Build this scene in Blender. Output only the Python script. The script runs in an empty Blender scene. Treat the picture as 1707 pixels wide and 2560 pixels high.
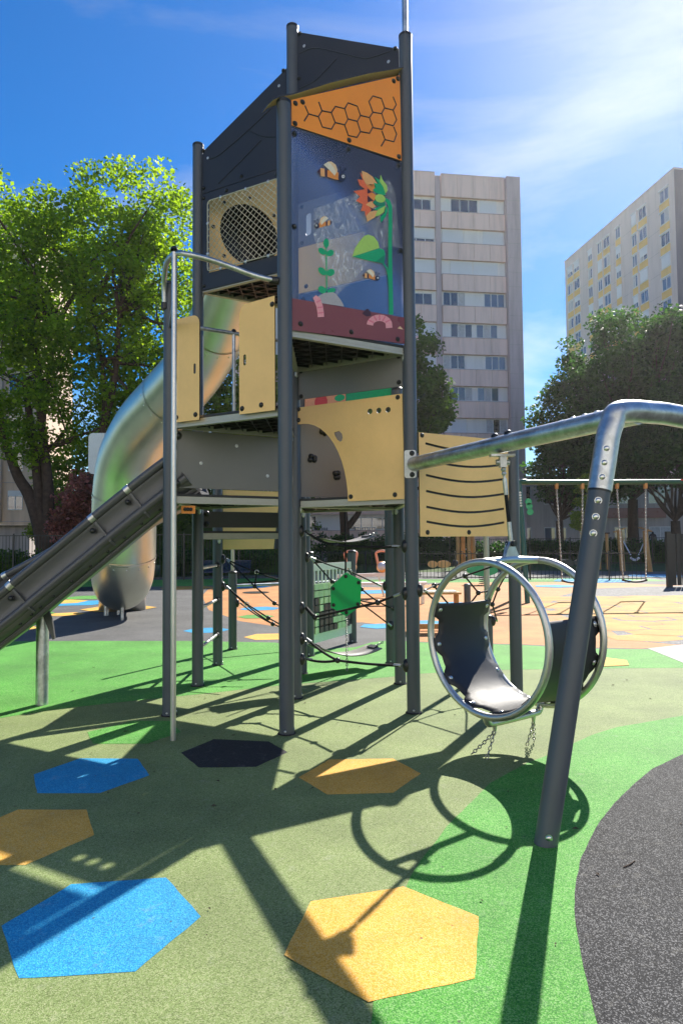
import bpy, bmesh, math, random
import numpy as np
from mathutils import Vector, Matrix, Quaternion
from mathutils.geometry import delaunay_2d_cdt
random.seed(7); rng = np.random.default_rng(7)
scene = bpy.context.scene
# ------------------------------------------------------------------ camera
FPX, PITCH, ROLL, CAMH = 1707.0, 0.0447, 0.0083, 1.5805     # 24 mm equivalent, portrait 2:3
cam_d = bpy.data.cameras.new('camera'); cam = bpy.data.objects.new('camera', cam_d)
scene.collection.objects.link(cam); scene.camera = cam
cam_d.sensor_fit = 'VERTICAL'; cam_d.sensor_height = 36.0; cam_d.sensor_width = 24.0; cam_d.lens = 24.0
cam_d.clip_start = 0.05; cam_d.clip_end = 3000
_c, _s, _cp, _sp = math.cos(ROLL), math.sin(ROLL), math.cos(PITCH), math.sin(PITCH)
_r = Vector((_c, _sp*_s, -_cp*_s)); _u = Vector((_s, -_sp*_c, _cp*_c)); _f = Vector((0, _cp, _sp))
cam.matrix_world = Matrix(((_r.x, _u.x, -_f.x, 0), (_r.y, _u.y, -_f.y, 0), (_r.z, _u.z, -_f.z, CAMH), (0, 0, 0, 1)))
# ------------------------------------------------------------------ sky, sun, exposure
SUN_AZ, SUN_EL = math.radians(27.9), math.radians(39.4)
SUNV = Vector((math.sin(SUN_AZ)*math.cos(SUN_EL), math.cos(SUN_AZ)*math.cos(SUN_EL), math.sin(SUN_EL)))
world = bpy.data.worlds.new('World'); scene.world = world; world.use_nodes = True
def build_world():
    nt = world.node_tree; N = nt.nodes; Lk = nt.links
    N.clear()
    out = N.new('ShaderNodeOutputWorld'); bg = N.new('ShaderNodeBackground'); bg.inputs[1].default_value = 0.082
    sky = N.new('ShaderNodeTexSky'); sky.sky_type = 'NISHITA'; sky.sun_disc = False
    sky.sun_elevation = SUN_EL; sky.sun_rotation = SUN_AZ
    sky.altitude = 50; sky.air_density = 1.0; sky.dust_density = 0.22; sky.ozone_density = 3.0
    hs = N.new('ShaderNodeHueSaturation'); hs.inputs['Saturation'].default_value = 1.62; hs.inputs['Hue'].default_value = 0.507; hs.inputs['Value'].default_value = 1.0
    Lk.new(sky.outputs[0], hs.inputs['Color'])
    # thin high cloud, over the whole dome
    tc = N.new('ShaderNodeTexCoord'); mp = N.new('ShaderNodeMapping'); mp.inputs['Scale'].default_value = (1.0, 1.6, 3.2)
    mp.inputs['Rotation'].default_value = (0.3, 0.5, 0.6); mp.inputs['Location'].default_value = (0.35, 0.1, 0.2)
    nz = N.new('ShaderNodeTexNoise'); nz.inputs['Scale'].default_value = 1.5; nz.inputs['Detail'].default_value = 7; nz.inputs['Roughness'].default_value = 0.55
    nz.inputs['Distortion'].default_value = 0.5
    cr = N.new('ShaderNodeValToRGB'); cr.color_ramp.elements[0].position = 0.50; cr.color_ramp.elements[1].position = 0.85
    cr.color_ramp.elements[0].color = (.03, .03, .03, 1); cr.color_ramp.elements[1].color = (0.75, 0.75, 0.75, 1)
    Lk.new(tc.outputs['Generated'], mp.inputs[0]); Lk.new(mp.outputs[0], nz.inputs[0]); Lk.new(nz.outputs[0], cr.inputs[0])
    gray = N.new('ShaderNodeRGBToBW'); Lk.new(sky.outputs[0], gray.inputs[0])
    mul = N.new('ShaderNodeMath'); mul.operation = 'MULTIPLY_ADD'; mul.inputs[1].default_value = 1.5; mul.inputs[2].default_value = 0.8
    Lk.new(gray.outputs[0], mul.inputs[0])
    cc = N.new('ShaderNodeCombineColor')
    for i in range(3): Lk.new(mul.outputs[0], cc.inputs[i])
    mix = N.new('ShaderNodeMix'); mix.data_type = 'RGBA'
    Lk.new(cr.outputs[0], mix.inputs[0]); Lk.new(hs.outputs[0], mix.inputs[6]); Lk.new(cc.outputs[0], mix.inputs[7])
    Lk.new(mix.outputs[2], bg.inputs[0]); Lk.new(bg.outputs[0], out.inputs[0])
build_world()
sun_d = bpy.data.lights.new('sun', 'SUN'); sun_d.energy = 5.0; sun_d.angle = math.radians(0.53); sun_d.color = (1.0, 0.95, 0.86)
sun = bpy.data.objects.new('sun', sun_d); scene.collection.objects.link(sun); sun.rotation_euler = SUNV.to_track_quat('Z', 'Y').to_euler()
sun.location = (20, 40, 60)
vs = scene.view_settings; vs.view_transform = 'Standard'; vs.look = 'None'; vs.gamma = 1.0; vs.use_curve_mapping = False
vs.exposure = 0.95
scene.cycles.max_bounces = 8; scene.cycles.transparent_max_bounces = 12; scene.cycles.caustics_reflective = False; scene.cycles.caustics_refractive = False
# ------------------------------------------------------------------ survey helpers: a sight line met with a real plane
def ray(px, py):
    X = px-853.5; Y = py-1280.0
    x = X*_c-Y*_s; y = X*_s+Y*_c
    d = (x/FPX, 1.0, -y/FPX)
    return Vector((d[0], _cp*d[1]-_sp*d[2], _sp*d[1]+_cp*d[2]))
def G(px, py, z=0.0):                      # point on level ground
    d = ray(px, py); t = (z-CAMH)/d.z
    return Vector((d.x*t, d.y*t, z))
def at(px, py, depth):                     # point at a known distance
    d = ray(px, py); k = depth/d.y
    return Vector((d.x*k, depth, CAMH+d.z*k))
S = 1.3018
def lat(a, b):                             # the tower's posts stand on a triangular lattice, side 1.30 m
    lx = a*S*math.cos(math.pi/6); ly = a*S*.5+b*S; c, q = math.cos(.0095), math.sin(.0095)
    return Vector((-.468+lx*c-ly*q, 5.731+lx*q+ly*c, 0))
P = {k: lat(*v) for k, v in dict(F=(0,0), R=(1,0), I=(0,1), L=(-1,1), ML=(-1,2), N=(1,1), M2=(0,2), A=(-1,3), B=(1,2), C=(-1,4), W=(2,0), W2=(2,1), Q=(0,3)).items()}
def onplane(A, Bv, px, py, off=0.0):       # (distance along A->B, z) where the sight line meets the upright plane A-B
    u = (Bv-A).normalized(); n = Vector((u.y, -u.x, 0)); O = A+n*off
    d = ray(px, py); k = O.dot(n)/d.dot(n)
    p = d*k+Vector((0, 0, CAMH)); return ((p-O).dot(u), p.z)
# ------------------------------------------------------------------ materials
MATS = {}
def principled(name, col, rough=.5, metal=0.0, spec=.5, **kw):
    m = bpy.data.materials.new(name); m.use_nodes = True; b = m.node_tree.nodes['Principled BSDF']
    b.inputs['Base Color'].default_value = (*col, 1); b.inputs['Roughness'].default_value = rough; b.inputs['Metallic'].default_value = metal
    b.inputs['Specular IOR Level'].default_value = spec
    for k, v in kw.items(): b.inputs[k.replace('_', ' ')].default_value = v
    MATS[name] = m; return m
def nd(m, t, **kw):
    n = m.node_tree.nodes.new(t)
    for k, v in kw.items():
        if k.startswith('i_'): n.inputs[k[2:].replace('_', ' ')].default_value = v
        else: setattr(n, k, v)
    return n
def ln(m, a, b): m.node_tree.links.new(a, b)
def bsdf(m): return m.node_tree.nodes['Principled BSDF']
def pos_node(m): return nd(m, 'ShaderNodeNewGeometry').outputs['Position']
def obj_node(m): return nd(m, 'ShaderNodeTexCoord').outputs['Object']
def ramp(m, fac, stops, interp='LINEAR'):
    r = nd(m, 'ShaderNodeValToRGB'); r.color_ramp.interpolation = interp
    el = r.color_ramp.elements
    while len(el) < len(stops): el.new(0.5)
    for e, (p, c) in zip(el, stops): e.position = p; e.color = (*c, 1)
    ln(m, fac, r.inputs[0]); return r.outputs[0]
def mixc(m, fac, a, b, mode='MIX'):
    x = nd(m, 'ShaderNodeMix', data_type='RGBA', blend_type=mode)
    for i, v in ((0, fac), (6, a), (7, b)):
        if hasattr(v, 'is_linked') or isinstance(v, bpy.types.NodeSocket): ln(m, v, x.inputs[i])
        else: x.inputs[i].default_value = v if i == 0 else (*v, 1)
    return x.outputs[2]
def worn(name, col, rough=.45, var=.12, scale=3.0, spec=.5, metal=0.0, bump=0.0, rvar=.12, speck=.18):
    """paint / board / plastic with slow tonal drift, grime specks and uneven gloss"""
    m = principled(name, col, rough, metal, spec); p = pos_node(m)
    n1 = nd(m, 'ShaderNodeTexNoise', i_Scale=scale, i_Detail=6.0, i_Roughness=.6); ln(m, p, n1.inputs['Vector'])
    n2 = nd(m, 'ShaderNodeTexNoise', i_Scale=scale*22, i_Detail=3.0); ln(m, p, n2.inputs['Vector'])
    lo = tuple(c*(1-var) for c in col); hi = tuple(min(1, c*(1+var)) for c in col)
    c1 = ramp(m, n1.outputs[0], [(.3, lo), (.7, hi)])
    c2 = ramp(m, n2.outputs[0], [(.35, (1-speck,)*3), (.6, (1.0,)*3)])
    c = mixc(m, .6, c1, c2, 'MULTIPLY')
    ln(m, c, bsdf(m).inputs['Base Color'])
    rr = nd(m, 'ShaderNodeMapRange', i_To_Min=max(.02, rough-rvar), i_To_Max=min(1, rough+rvar)); ln(m, n1.outputs[0], rr.inputs[0]); ln(m, rr.outputs[0], bsdf(m).inputs['Roughness'])
    if bump:
        b = nd(m, 'ShaderNodeBump', i_Strength=bump, i_Distance=.004); ln(m, n2.outputs[0], b.inputs['Height']); ln(m, b.outputs[0], bsdf(m).inputs['Normal'])
    return m
def weathered(name, col, streak=.20):
    m = principled(name, col, .85, 0, .3); p = pos_node(m); mp = nd(m, 'ShaderNodeMapping'); mp.inputs['Scale'].default_value = (1.6, 1.6, .16); ln(m, p, mp.inputs[0])
    n = nd(m, 'ShaderNodeTexNoise', i_Scale=1.0, i_Detail=7.0, i_Roughness=.65); ln(m, mp.outputs[0], n.inputs['Vector'])
    n2 = nd(m, 'ShaderNodeTexNoise', i_Scale=.09, i_Detail=3.0); ln(m, p, n2.inputs['Vector'])
    c = ramp(m, n.outputs[0], [(.32, tuple(x*(1-streak) for x in col)), (.55, col)]); d = ramp(m, n2.outputs[0], [(.35, (.90, .90, .92)), (.65, (1.03, 1.0, .98))])
    ln(m, mixc(m, 1.0, c, d, 'MULTIPLY'), bsdf(m).inputs['Base Color']); return m
def granulate(name, cols, scale=230.0, drift=.30, sheen=.34):
    """poured rubber: coloured granules of a few millimetres"""
    m = principled(name, cols[0], .78, 0, sheen); p = pos_node(m)
    v = nd(m, 'ShaderNodeTexVoronoi', i_Scale=scale); ln(m, p, v.inputs['Vector'])
    sep = nd(m, 'ShaderNodeSeparateColor'); ln(m, v.outputs['Color'], sep.inputs[0])
    k = len(cols); c = ramp(m, sep.outputs[0], [(i/k, cols[i]) for i in range(k)], 'CONSTANT')
    n = nd(m, 'ShaderNodeTexNoise', i_Scale=1.1, i_Detail=8.0, i_Roughness=.62); ln(m, p, n.inputs['Vector'])
    d = ramp(m, n.outputs[0], [(.3, (1-drift,)*3), (.7, (1+drift*.5,)*3)])
    c = mixc(m, 1.0, c, d, 'MULTIPLY')
    # scuffs, dust and small dark specks with a shape of their own
    n3 = nd(m, 'ShaderNodeTexNoise', i_Scale=9.0, i_Detail=5.0, i_Roughness=.7); ln(m, p, n3.inputs['Vector'])
    dust = ramp(m, n3.outputs[0], [(.58, (0,)*3), (.75, (.22,)*3)])
    c = mixc(m, dust, c, (.42, .40, .34))
    v2 = nd(m, 'ShaderNodeTexVoronoi', i_Scale=7.0, i_Randomness=1.0); ln(m, p, v2.inputs['Vector'])
    sp = ramp(m, v2.outputs['Distance'], [(.035, (.75,)*3), (.055, (0,)*3)])
    c = mixc(m, sp, c, (.05, .045, .035))
    ln(m, c, bsdf(m).inputs['Base Color'])
    b = nd(m, 'ShaderNodeBump', i_Strength=.5, i_Distance=.003); ln(m, v.outputs['Distance'], b.inputs['Height']); ln(m, b.outputs[0], bsdf(m).inputs['Normal'])
    return m
def galvanised(name, col=(.62, .64, .64), rough=.36):
    m = principled(name, col, rough, 1.0); p = pos_node(m)
    v = nd(m, 'ShaderNodeTexVoronoi', i_Scale=38.0); ln(m, p, v.inputs['Vector'])
    n = nd(m, 'ShaderNodeTexNoise', i_Scale=9.0, i_Detail=6.0); ln(m, p, n.inputs['Vector'])
    sep = nd(m, 'ShaderNodeSeparateColor'); ln(m, v.outputs['Color'], sep.inputs[0])
    c = ramp(m, sep.outputs[0], [(0, tuple(x*.86 for x in col)), (1, tuple(min(1, x*1.08) for x in col))])
    c2 = ramp(m, n.outputs[0], [(.35, (.72,)*3), (.62, (1.0,)*3)]); c = mixc(m, 1.0, c, c2, 'MULTIPLY')
    ln(m, c, bsdf(m).inputs['Base Color'])
    rr = nd(m, 'ShaderNodeMapRange', i_To_Min=rough-.1, i_To_Max=rough+.16); ln(m, n.outputs[0], rr.inputs[0]); ln(m, rr.outputs[0], bsdf(m).inputs['Roughness'])
    return m
def brushed(name, col, rough, sc=(2, 2, 60)):
    m = principled(name, col, rough, 1.0); p = pos_node(m)
    mp = nd(m, 'ShaderNodeMapping'); mp.inputs['Scale'].default_value = sc; ln(m, p, mp.inputs[0])
    n = nd(m, 'ShaderNodeTexNoise', i_Scale=1.0, i_Detail=5.0); ln(m, mp.outputs[0], n.inputs['Vector'])
    rr = nd(m, 'ShaderNodeMapRange', i_To_Min=max(.03, rough-.07), i_To_Max=rough+.1); ln(m, n.outputs[0], rr.inputs[0]); ln(m, rr.outputs[0], bsdf(m).inputs['Roughness'])
    n2 = nd(m, 'ShaderNodeTexNoise', i_Scale=2.2, i_Detail=5.0); ln(m, p, n2.inputs['Vector'])
    c = ramp(m, n2.outputs[0], [(.3, tuple(x*.85 for x in col)), (.7, col)]); ln(m, c, bsdf(m).inputs['Base Color'])
    return m
def leafmat(name, c_lo, c_hi, trans, tmix=.5):
    m = bpy.data.materials.new(name); m.use_nodes = True; nt = m.node_tree; nt.nodes.clear(); MATS[name] = m
    out = nd(m, 'ShaderNodeOutputMaterial'); g = nd(m, 'ShaderNodeNewGeometry')
    rnd = g.outputs['Random Per Island']
    n = nd(m, 'ShaderNodeTexNoise', i_Scale=.55, i_Detail=3.0); ln(m, g.outputs['Position'], n.inputs['Vector'])
    add = nd(m, 'ShaderNodeMath', operation='MULTIPLY_ADD'); add.inputs[1].default_value = .55
    ln(m, rnd, add.inputs[0]); sub = nd(m, 'ShaderNodeMath', operation='MULTIPLY_ADD'); sub.inputs[1].default_value = 1.3; sub.inputs[2].default_value = -.42
    ln(m, n.outputs[0], sub.inputs[0]); ln(m, sub.outputs[0], add.inputs[2])
    c = ramp(m, add.outputs[0], [(.1, c_lo), (.9, c_hi)])
    p = nd(m, 'ShaderNodeBsdfPrincipled', i_Roughness=.5); p.inputs['Specular IOR Level'].default_value = .25; ln(m, c, p.inputs['Base Color'])
    t = nd(m, 'ShaderNodeBsdfTranslucent'); tc = mixc(m, 1.0, c, trans, 'MULTIPLY'); ln(m, tc, t.inputs[0])
    ms = nd(m, 'ShaderNodeMixShader'); ms.inputs[0].default_value = tmix
    ln(m, p.outputs[0], ms.inputs[1]); ln(m, t.outputs[0], ms.inputs[2]); ln(m, ms.outputs[0], out.inputs[0])
    return m
worn('post_paint', (.068, .080, .100), .42, .10, 2.5, .5, speck=.035)
worn('tan_board', (.93, .60, .25), .50, .08, 1.6, .35, speck=.035)
worn('board_edge', (.10, .065, .035), .6, .2, 9)
worn('grey_board', (.175, .172, .168), .38, .06, 1.5, .5, speck=.035)
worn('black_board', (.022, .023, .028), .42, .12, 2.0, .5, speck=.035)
worn('orange_board', (.95, .30, .02), .4, .05, 1.8, .5, speck=.035)
worn('maroon_print', (.23, .058, .060), .3, .06, 2.0, speck=.035)
worn('dark_board', (.040, .040, .038), .45, .1, 2.0)
worn('black_plastic', (.013, .014, .016), .38, .1, 8, .5)
worn('slide_plastic', (.082, .082, .086), .32, .08, 1.4, .5, speck=.035)
worn('rubber', (.022, .023, .028), .58, .2, 5, .5, bump=.15)
worn('belt_rubber', (.24, .22, .20), .5, .1, 5)
worn('rope', (.012, .012, .014), .7, .1, 40, .3, bump=.6)
worn('net_rope', (.50, .47, .38), .7, .06, 30)
worn('alloy', (.46, .45, .40), .42, .06, 6, .6, metal=.25)
worn('green_board', (.005, .36, .15), .35, .06, 2)
worn('salmon_board', (.78, .33, .20), .45, .06, 2)
worn('timber', (.52, .27, .09), .6, .22, 2.2)
worn('swing_green', (.010, .085, .060), .35, .1, 4)
worn('fence_paint', (.014, .018, .018), .4, .1, 4)
worn('bench_blue', (.022, .040, .085), .4, .12, 4)
worn('concrete_pale', (.48, .46, .43), .85, .14, 1.4, .3, bump=.2)
worn('bark', (.075, .052, .038), .9, .35, 6, .2, bump=.8)
worn('young_bark', (.17, .12, .08), .9, .3, 9, .2, bump=.5)
worn('white_paint', (.74, .74, .74), .45, .05, 4)
worn('red_print', (.6, .03, .03), .4, .05, 4)
worn('navy_cloth', (.012, .014, .024), .85, .2, 8)
worn('skin', (.35, .2, .14), .6, .05, 8)
galvanised('galv'); brushed('steel', (.66, .65, .62), .40); brushed('tube_steel', (.67, .70, .61), .36, (1.2, 1.2, 5)); principled('chain_steel', (.40, .39, .37), .35, 1.0)
principled('bolt_steel', (.62, .62, .60), .28, 1.0)
for nme, c in dict(p_cream=(.83, .74, .58), p_orange=(.85, .30, .05), p_orange2=(.86, .44, .16), p_coral=(.86, .16, .05), p_navy=(.020, .022, .05), p_plum=(.06, .018, .03),
                   p_green=(.004, .40, .16), p_green2=(.003, .24, .12), p_lime=(.42, .66, .12), p_pink=(.86, .36, .40), p_pink2=(.78, .20, .28), p_stone=(.44, .41, .43), p_white=(.82, .82, .8), p_peach=(.85, .6, .35)).items():
    worn(nme, c, .35, .04, 3)
granulate('rubber_khaki', [(.225, .285, .105), (.165, .225, .066), (.29, .325, .15), (.195, .255, .082), (.115, .155, .042)])
granulate('rubber_green', [(.055, .27, .020), (.095, .35, .038), (.028, .19, .014), (.19, .41, .11)])
granulate('rubber_blue', [(.008, .26, .52), (.014, .32, .58), (.005, .19, .43), (.05, .39, .60)])
granulate('rubber_orange', [(.74, .38, .040), (.80, .45, .08), (.64, .31, .025), (.76, .47, .14)])
granulate('rubber_terracotta', [(.52, .205, .050), (.56, .245, .07), (.44, .165, .038), (.52, .27, .115)])
granulate('rubber_yellow', [(.52, .27, .045), (.58, .32, .07), (.46, .22, .03)])
granulate('rubber_black', [(.018, .018, .020), (.030, .030, .032), (.012, .012, .013)])
granulate('rubber_charcoal', [(.022, .022, .023), (.048, .048, .050), (.015, .015, .016), (.17, .168, .165), (.034, .034, .035)], sheen=.14)
granulate('rubber_grey', [(.085, .085, .083), (.120, .118, .112), (.065, .065, .064), (.18, .175, .165)])
granulate('gravel_grey', [(.10, .10, .10), (.17, .165, .16), (.06, .06, .06), (.26, .25, .25)], 60)
def lawnmat():
    m = principled('lawn', (.05, .09, .02), .9, 0, .2); p = pos_node(m)
    n = nd(m, 'ShaderNodeTexNoise', i_Scale=.35, i_Detail=9.0, i_Roughness=.7); ln(m, p, n.inputs['Vector'])
    c = ramp(m, n.outputs[0], [(.3, (.10, .085, .05)), (.5, (.045, .085, .018)), (.75, (.085, .15, .03))]); ln(m, c, bsdf(m).inputs['Base Color'])
lawnmat()
def clearmat():
    m = bpy.data.materials.new('clear_sheet'); m.use_nodes = True; nt = m.node_tree; nt.nodes.clear(); MATS['clear_sheet'] = m
    out = nd(m, 'ShaderNodeOutputMaterial'); tr = nd(m, 'ShaderNodeBsdfTransparent'); tr.inputs[0].default_value = (.93, .94, .97, 1)
    gl = nd(m, 'ShaderNodeBsdfGlossy', i_Roughness=.06); gl.inputs[0].default_value = (.9, .92, 1, 1)
    df = nd(m, 'ShaderNodeBsdfDiffuse'); df.inputs[0].default_value = (.80, .76, .92, 1)
    tl = nd(m, 'ShaderNodeBsdfTranslucent'); tl.inputs[0].default_value = (.80, .80, .86, 1)
    fr = nd(m, 'ShaderNodeFresnel', i_IOR=1.55)
    p = pos_node(m); mp = nd(m, 'ShaderNodeMapping'); mp.inputs['Scale'].default_value = (2.2, 2.2, 1.4); ln(m, p, mp.inputs[0])
    n = nd(m, 'ShaderNodeTexNoise', i_Scale=.9, i_Detail=1.0, i_Roughness=.4, i_Distortion=.2); ln(m, mp.outputs[0], n.inputs['Vector'])
    veil = ramp(m, n.outputs[0], [(.35, (.10,)*3), (.70, (.15,)*3)])     # milky reflection put into the sheet as lilac diffuse colour
    a = nd(m, 'ShaderNodeMixShader'); ln(m, veil, a.inputs[0]); ln(m, tr.outputs[0], a.inputs[1])
    d2 = nd(m, 'ShaderNodeMixShader'); d2.inputs[0].default_value = .45; ln(m, df.outputs[0], d2.inputs[1]); ln(m, tl.outputs[0], d2.inputs[2]); ln(m, d2.outputs[0], a.inputs[2])
    b = nd(m, 'ShaderNodeMixShader'); ln(m, fr.outputs[0], b.inputs[0]); ln(m, a.outputs[0], b.inputs[1]); ln(m, gl.outputs[0], b.inputs[2])
    ln(m, b.outputs[0], out.inputs[0])
clearmat()
def filmmat():
    m = bpy.data.materials.new('crinkled_film'); m.use_nodes = True; nt = m.node_tree; nt.nodes.clear(); MATS['crinkled_film'] = m
    out = nd(m, 'ShaderNodeOutputMaterial'); tr = nd(m, 'ShaderNodeBsdfTransparent')
    gl = nd(m, 'ShaderNodeBsdfGlossy', i_Roughness=.16); tl = nd(m, 'ShaderNodeBsdfTranslucent'); tl.inputs[0].default_value = (.9, .9, .92, 1); dw = nd(m, 'ShaderNodeBsdfDiffuse'); dw.inputs[0].default_value = (.95, .95, .97, 1)
    p = pos_node(m); mp = nd(m, 'ShaderNodeMapping'); mp.inputs['Scale'].default_value = (1, 1, .55); mp.inputs['Rotation'].default_value = (0, .5, 0); ln(m, p, mp.inputs[0])
    n = nd(m, 'ShaderNodeTexNoise', i_Scale=11.0, i_Detail=6.0, i_Roughness=.62, i_Distortion=3.0); ln(m, mp.outputs[0], n.inputs['Vector'])
    f = ramp(m, n.outputs[0], [(.44, (.05,)*3), (.58, (.15,)*3), (.70, (.55,)*3)])
    b = nd(m, 'ShaderNodeBump', i_Strength=1.0, i_Distance=.02); ln(m, n.outputs[0], b.inputs['Height']); ln(m, b.outputs[0], gl.inputs['Normal'])
    d2 = nd(m, 'ShaderNodeMixShader'); d2.inputs[0].default_value = .35; ln(m, dw.outputs[0], d2.inputs[1]); ln(m, gl.outputs[0], d2.inputs[2])
    a = nd(m, 'ShaderNodeMixShader'); ln(m, f, a.inputs[0]); ln(m, tr.outputs[0], a.inputs[1]); ln(m, d2.outputs[0], a.inputs[2]); ln(m, a.outputs[0], out.inputs[0])
filmmat()
def perfmat():   # perforated translucent green plastic plate
    m = principled('green_plate', (.01, .50, .20), .35)
    b = bsdf(m); b.inputs['Transmission Weight'].default_value = 0.0
    p = pos_node(m); v = nd(m, 'ShaderNodeTexVoronoi', i_Scale=42.0, i_Randomness=0.0); ln(m, p, v.inputs['Vector'])
    c = ramp(m, v.outputs['Distance'], [(.25, (.30, .72, .42)), (.36, (.008, .46, .18))]); ln(m, c, b.inputs['Base Color'])
    tl = nd(m, 'ShaderNodeBsdfTranslucent'); ln(m, c, tl.inputs[0]); ms = nd(m, 'ShaderNodeMixShader'); ms.inputs[0].default_value = .45
    o = m.node_tree.nodes['Material Output']; ln(m, b.outputs[0], ms.inputs[1]); ln(m, tl.outputs[0], ms.inputs[2]); ln(m, ms.outputs[0], o.inputs[0])
perfmat()
def glassmat(name, col, rough=.04):
    m = principled(name, col, rough, 0, 1.0); bsdf(m).inputs['IOR'].default_value = 1.7
glassmat('window_glass', (.03, .035, .045)); glassmat('window_blue', (.06, .10, .16))
weathered('pink_panel', (.95, .70, .62)); weathered('pink_panel_dark', (.60, .49, .50), .25); weathered('cream_panel', (.86, .83, .80), .10); weathered('white_wall', (.70, .60, .57), .14); weathered('ochre_panel', (.86, .55, .17), .12)
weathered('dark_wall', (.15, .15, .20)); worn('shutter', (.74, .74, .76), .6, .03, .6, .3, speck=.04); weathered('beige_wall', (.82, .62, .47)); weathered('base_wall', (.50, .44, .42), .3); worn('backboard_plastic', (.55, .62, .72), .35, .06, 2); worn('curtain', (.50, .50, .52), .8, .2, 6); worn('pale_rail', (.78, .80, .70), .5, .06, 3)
leafmat('leaf_maple', (.085, .16, .014), (.31, .42, .042), (1.5, 1.6, .5), .70)
leafmat('leaf_mid', (.045, .10, .018), (.12, .22, .035), (1.5, 1.5, .6), .5)
leafmat('leaf_dark', (.012, .048, .014), (.075, .165, .036), (1.2, 1.45, .6), .50)
leafmat('leaf_bright', (.10, .17, .02), (.26, .34, .05), (1.6, 1.5, .7), .5)
leafmat('leaf_red', (.14, .07, .04), (.50, .22, .20), (1.4, .9, .8), .45)
# ------------------------------------------------------------------ mesh helpers
ORG = {}
UP = Vector((0, 0, 1))
def V(*a): return Vector(a)
def link(o, parent=None):
    scene.collection.objects.link(o)
    if parent: o.parent = parent
    return o
def tag(o, label=None, cat=None, group=None, kind=None):
    if label: o['label'] = label
    if cat: o['category'] = cat
    if group: o['group'] = group
    if kind: o['kind'] = kind
    return o
def thing(name, loc, label, cat, group=None):
    o = bpy.data.objects.new(name, None); o.empty_display_size = .2; link(o); o.location = loc; ORG[o] = Vector(loc)
    return tag(o, label, cat, group)
def perp(d):
    d = d.normalized(); a = UP if abs(d.z) < .9 else Vector((1, 0, 0))
    x = d.cross(a).normalized(); return x, d.cross(x).normalized()
def inside(p, poly):
    c = False; j = len(poly)-1
    for i in range(len(poly)):
        (xi, yi), (xj, yj) = poly[i][:2], poly[j][:2]
        if (yi > p.y) != (yj > p.y) and p.x < (xj-xi)*(p.y-yi)/(yj-yi)+xi: c = not c
        j = i
    return c
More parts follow.
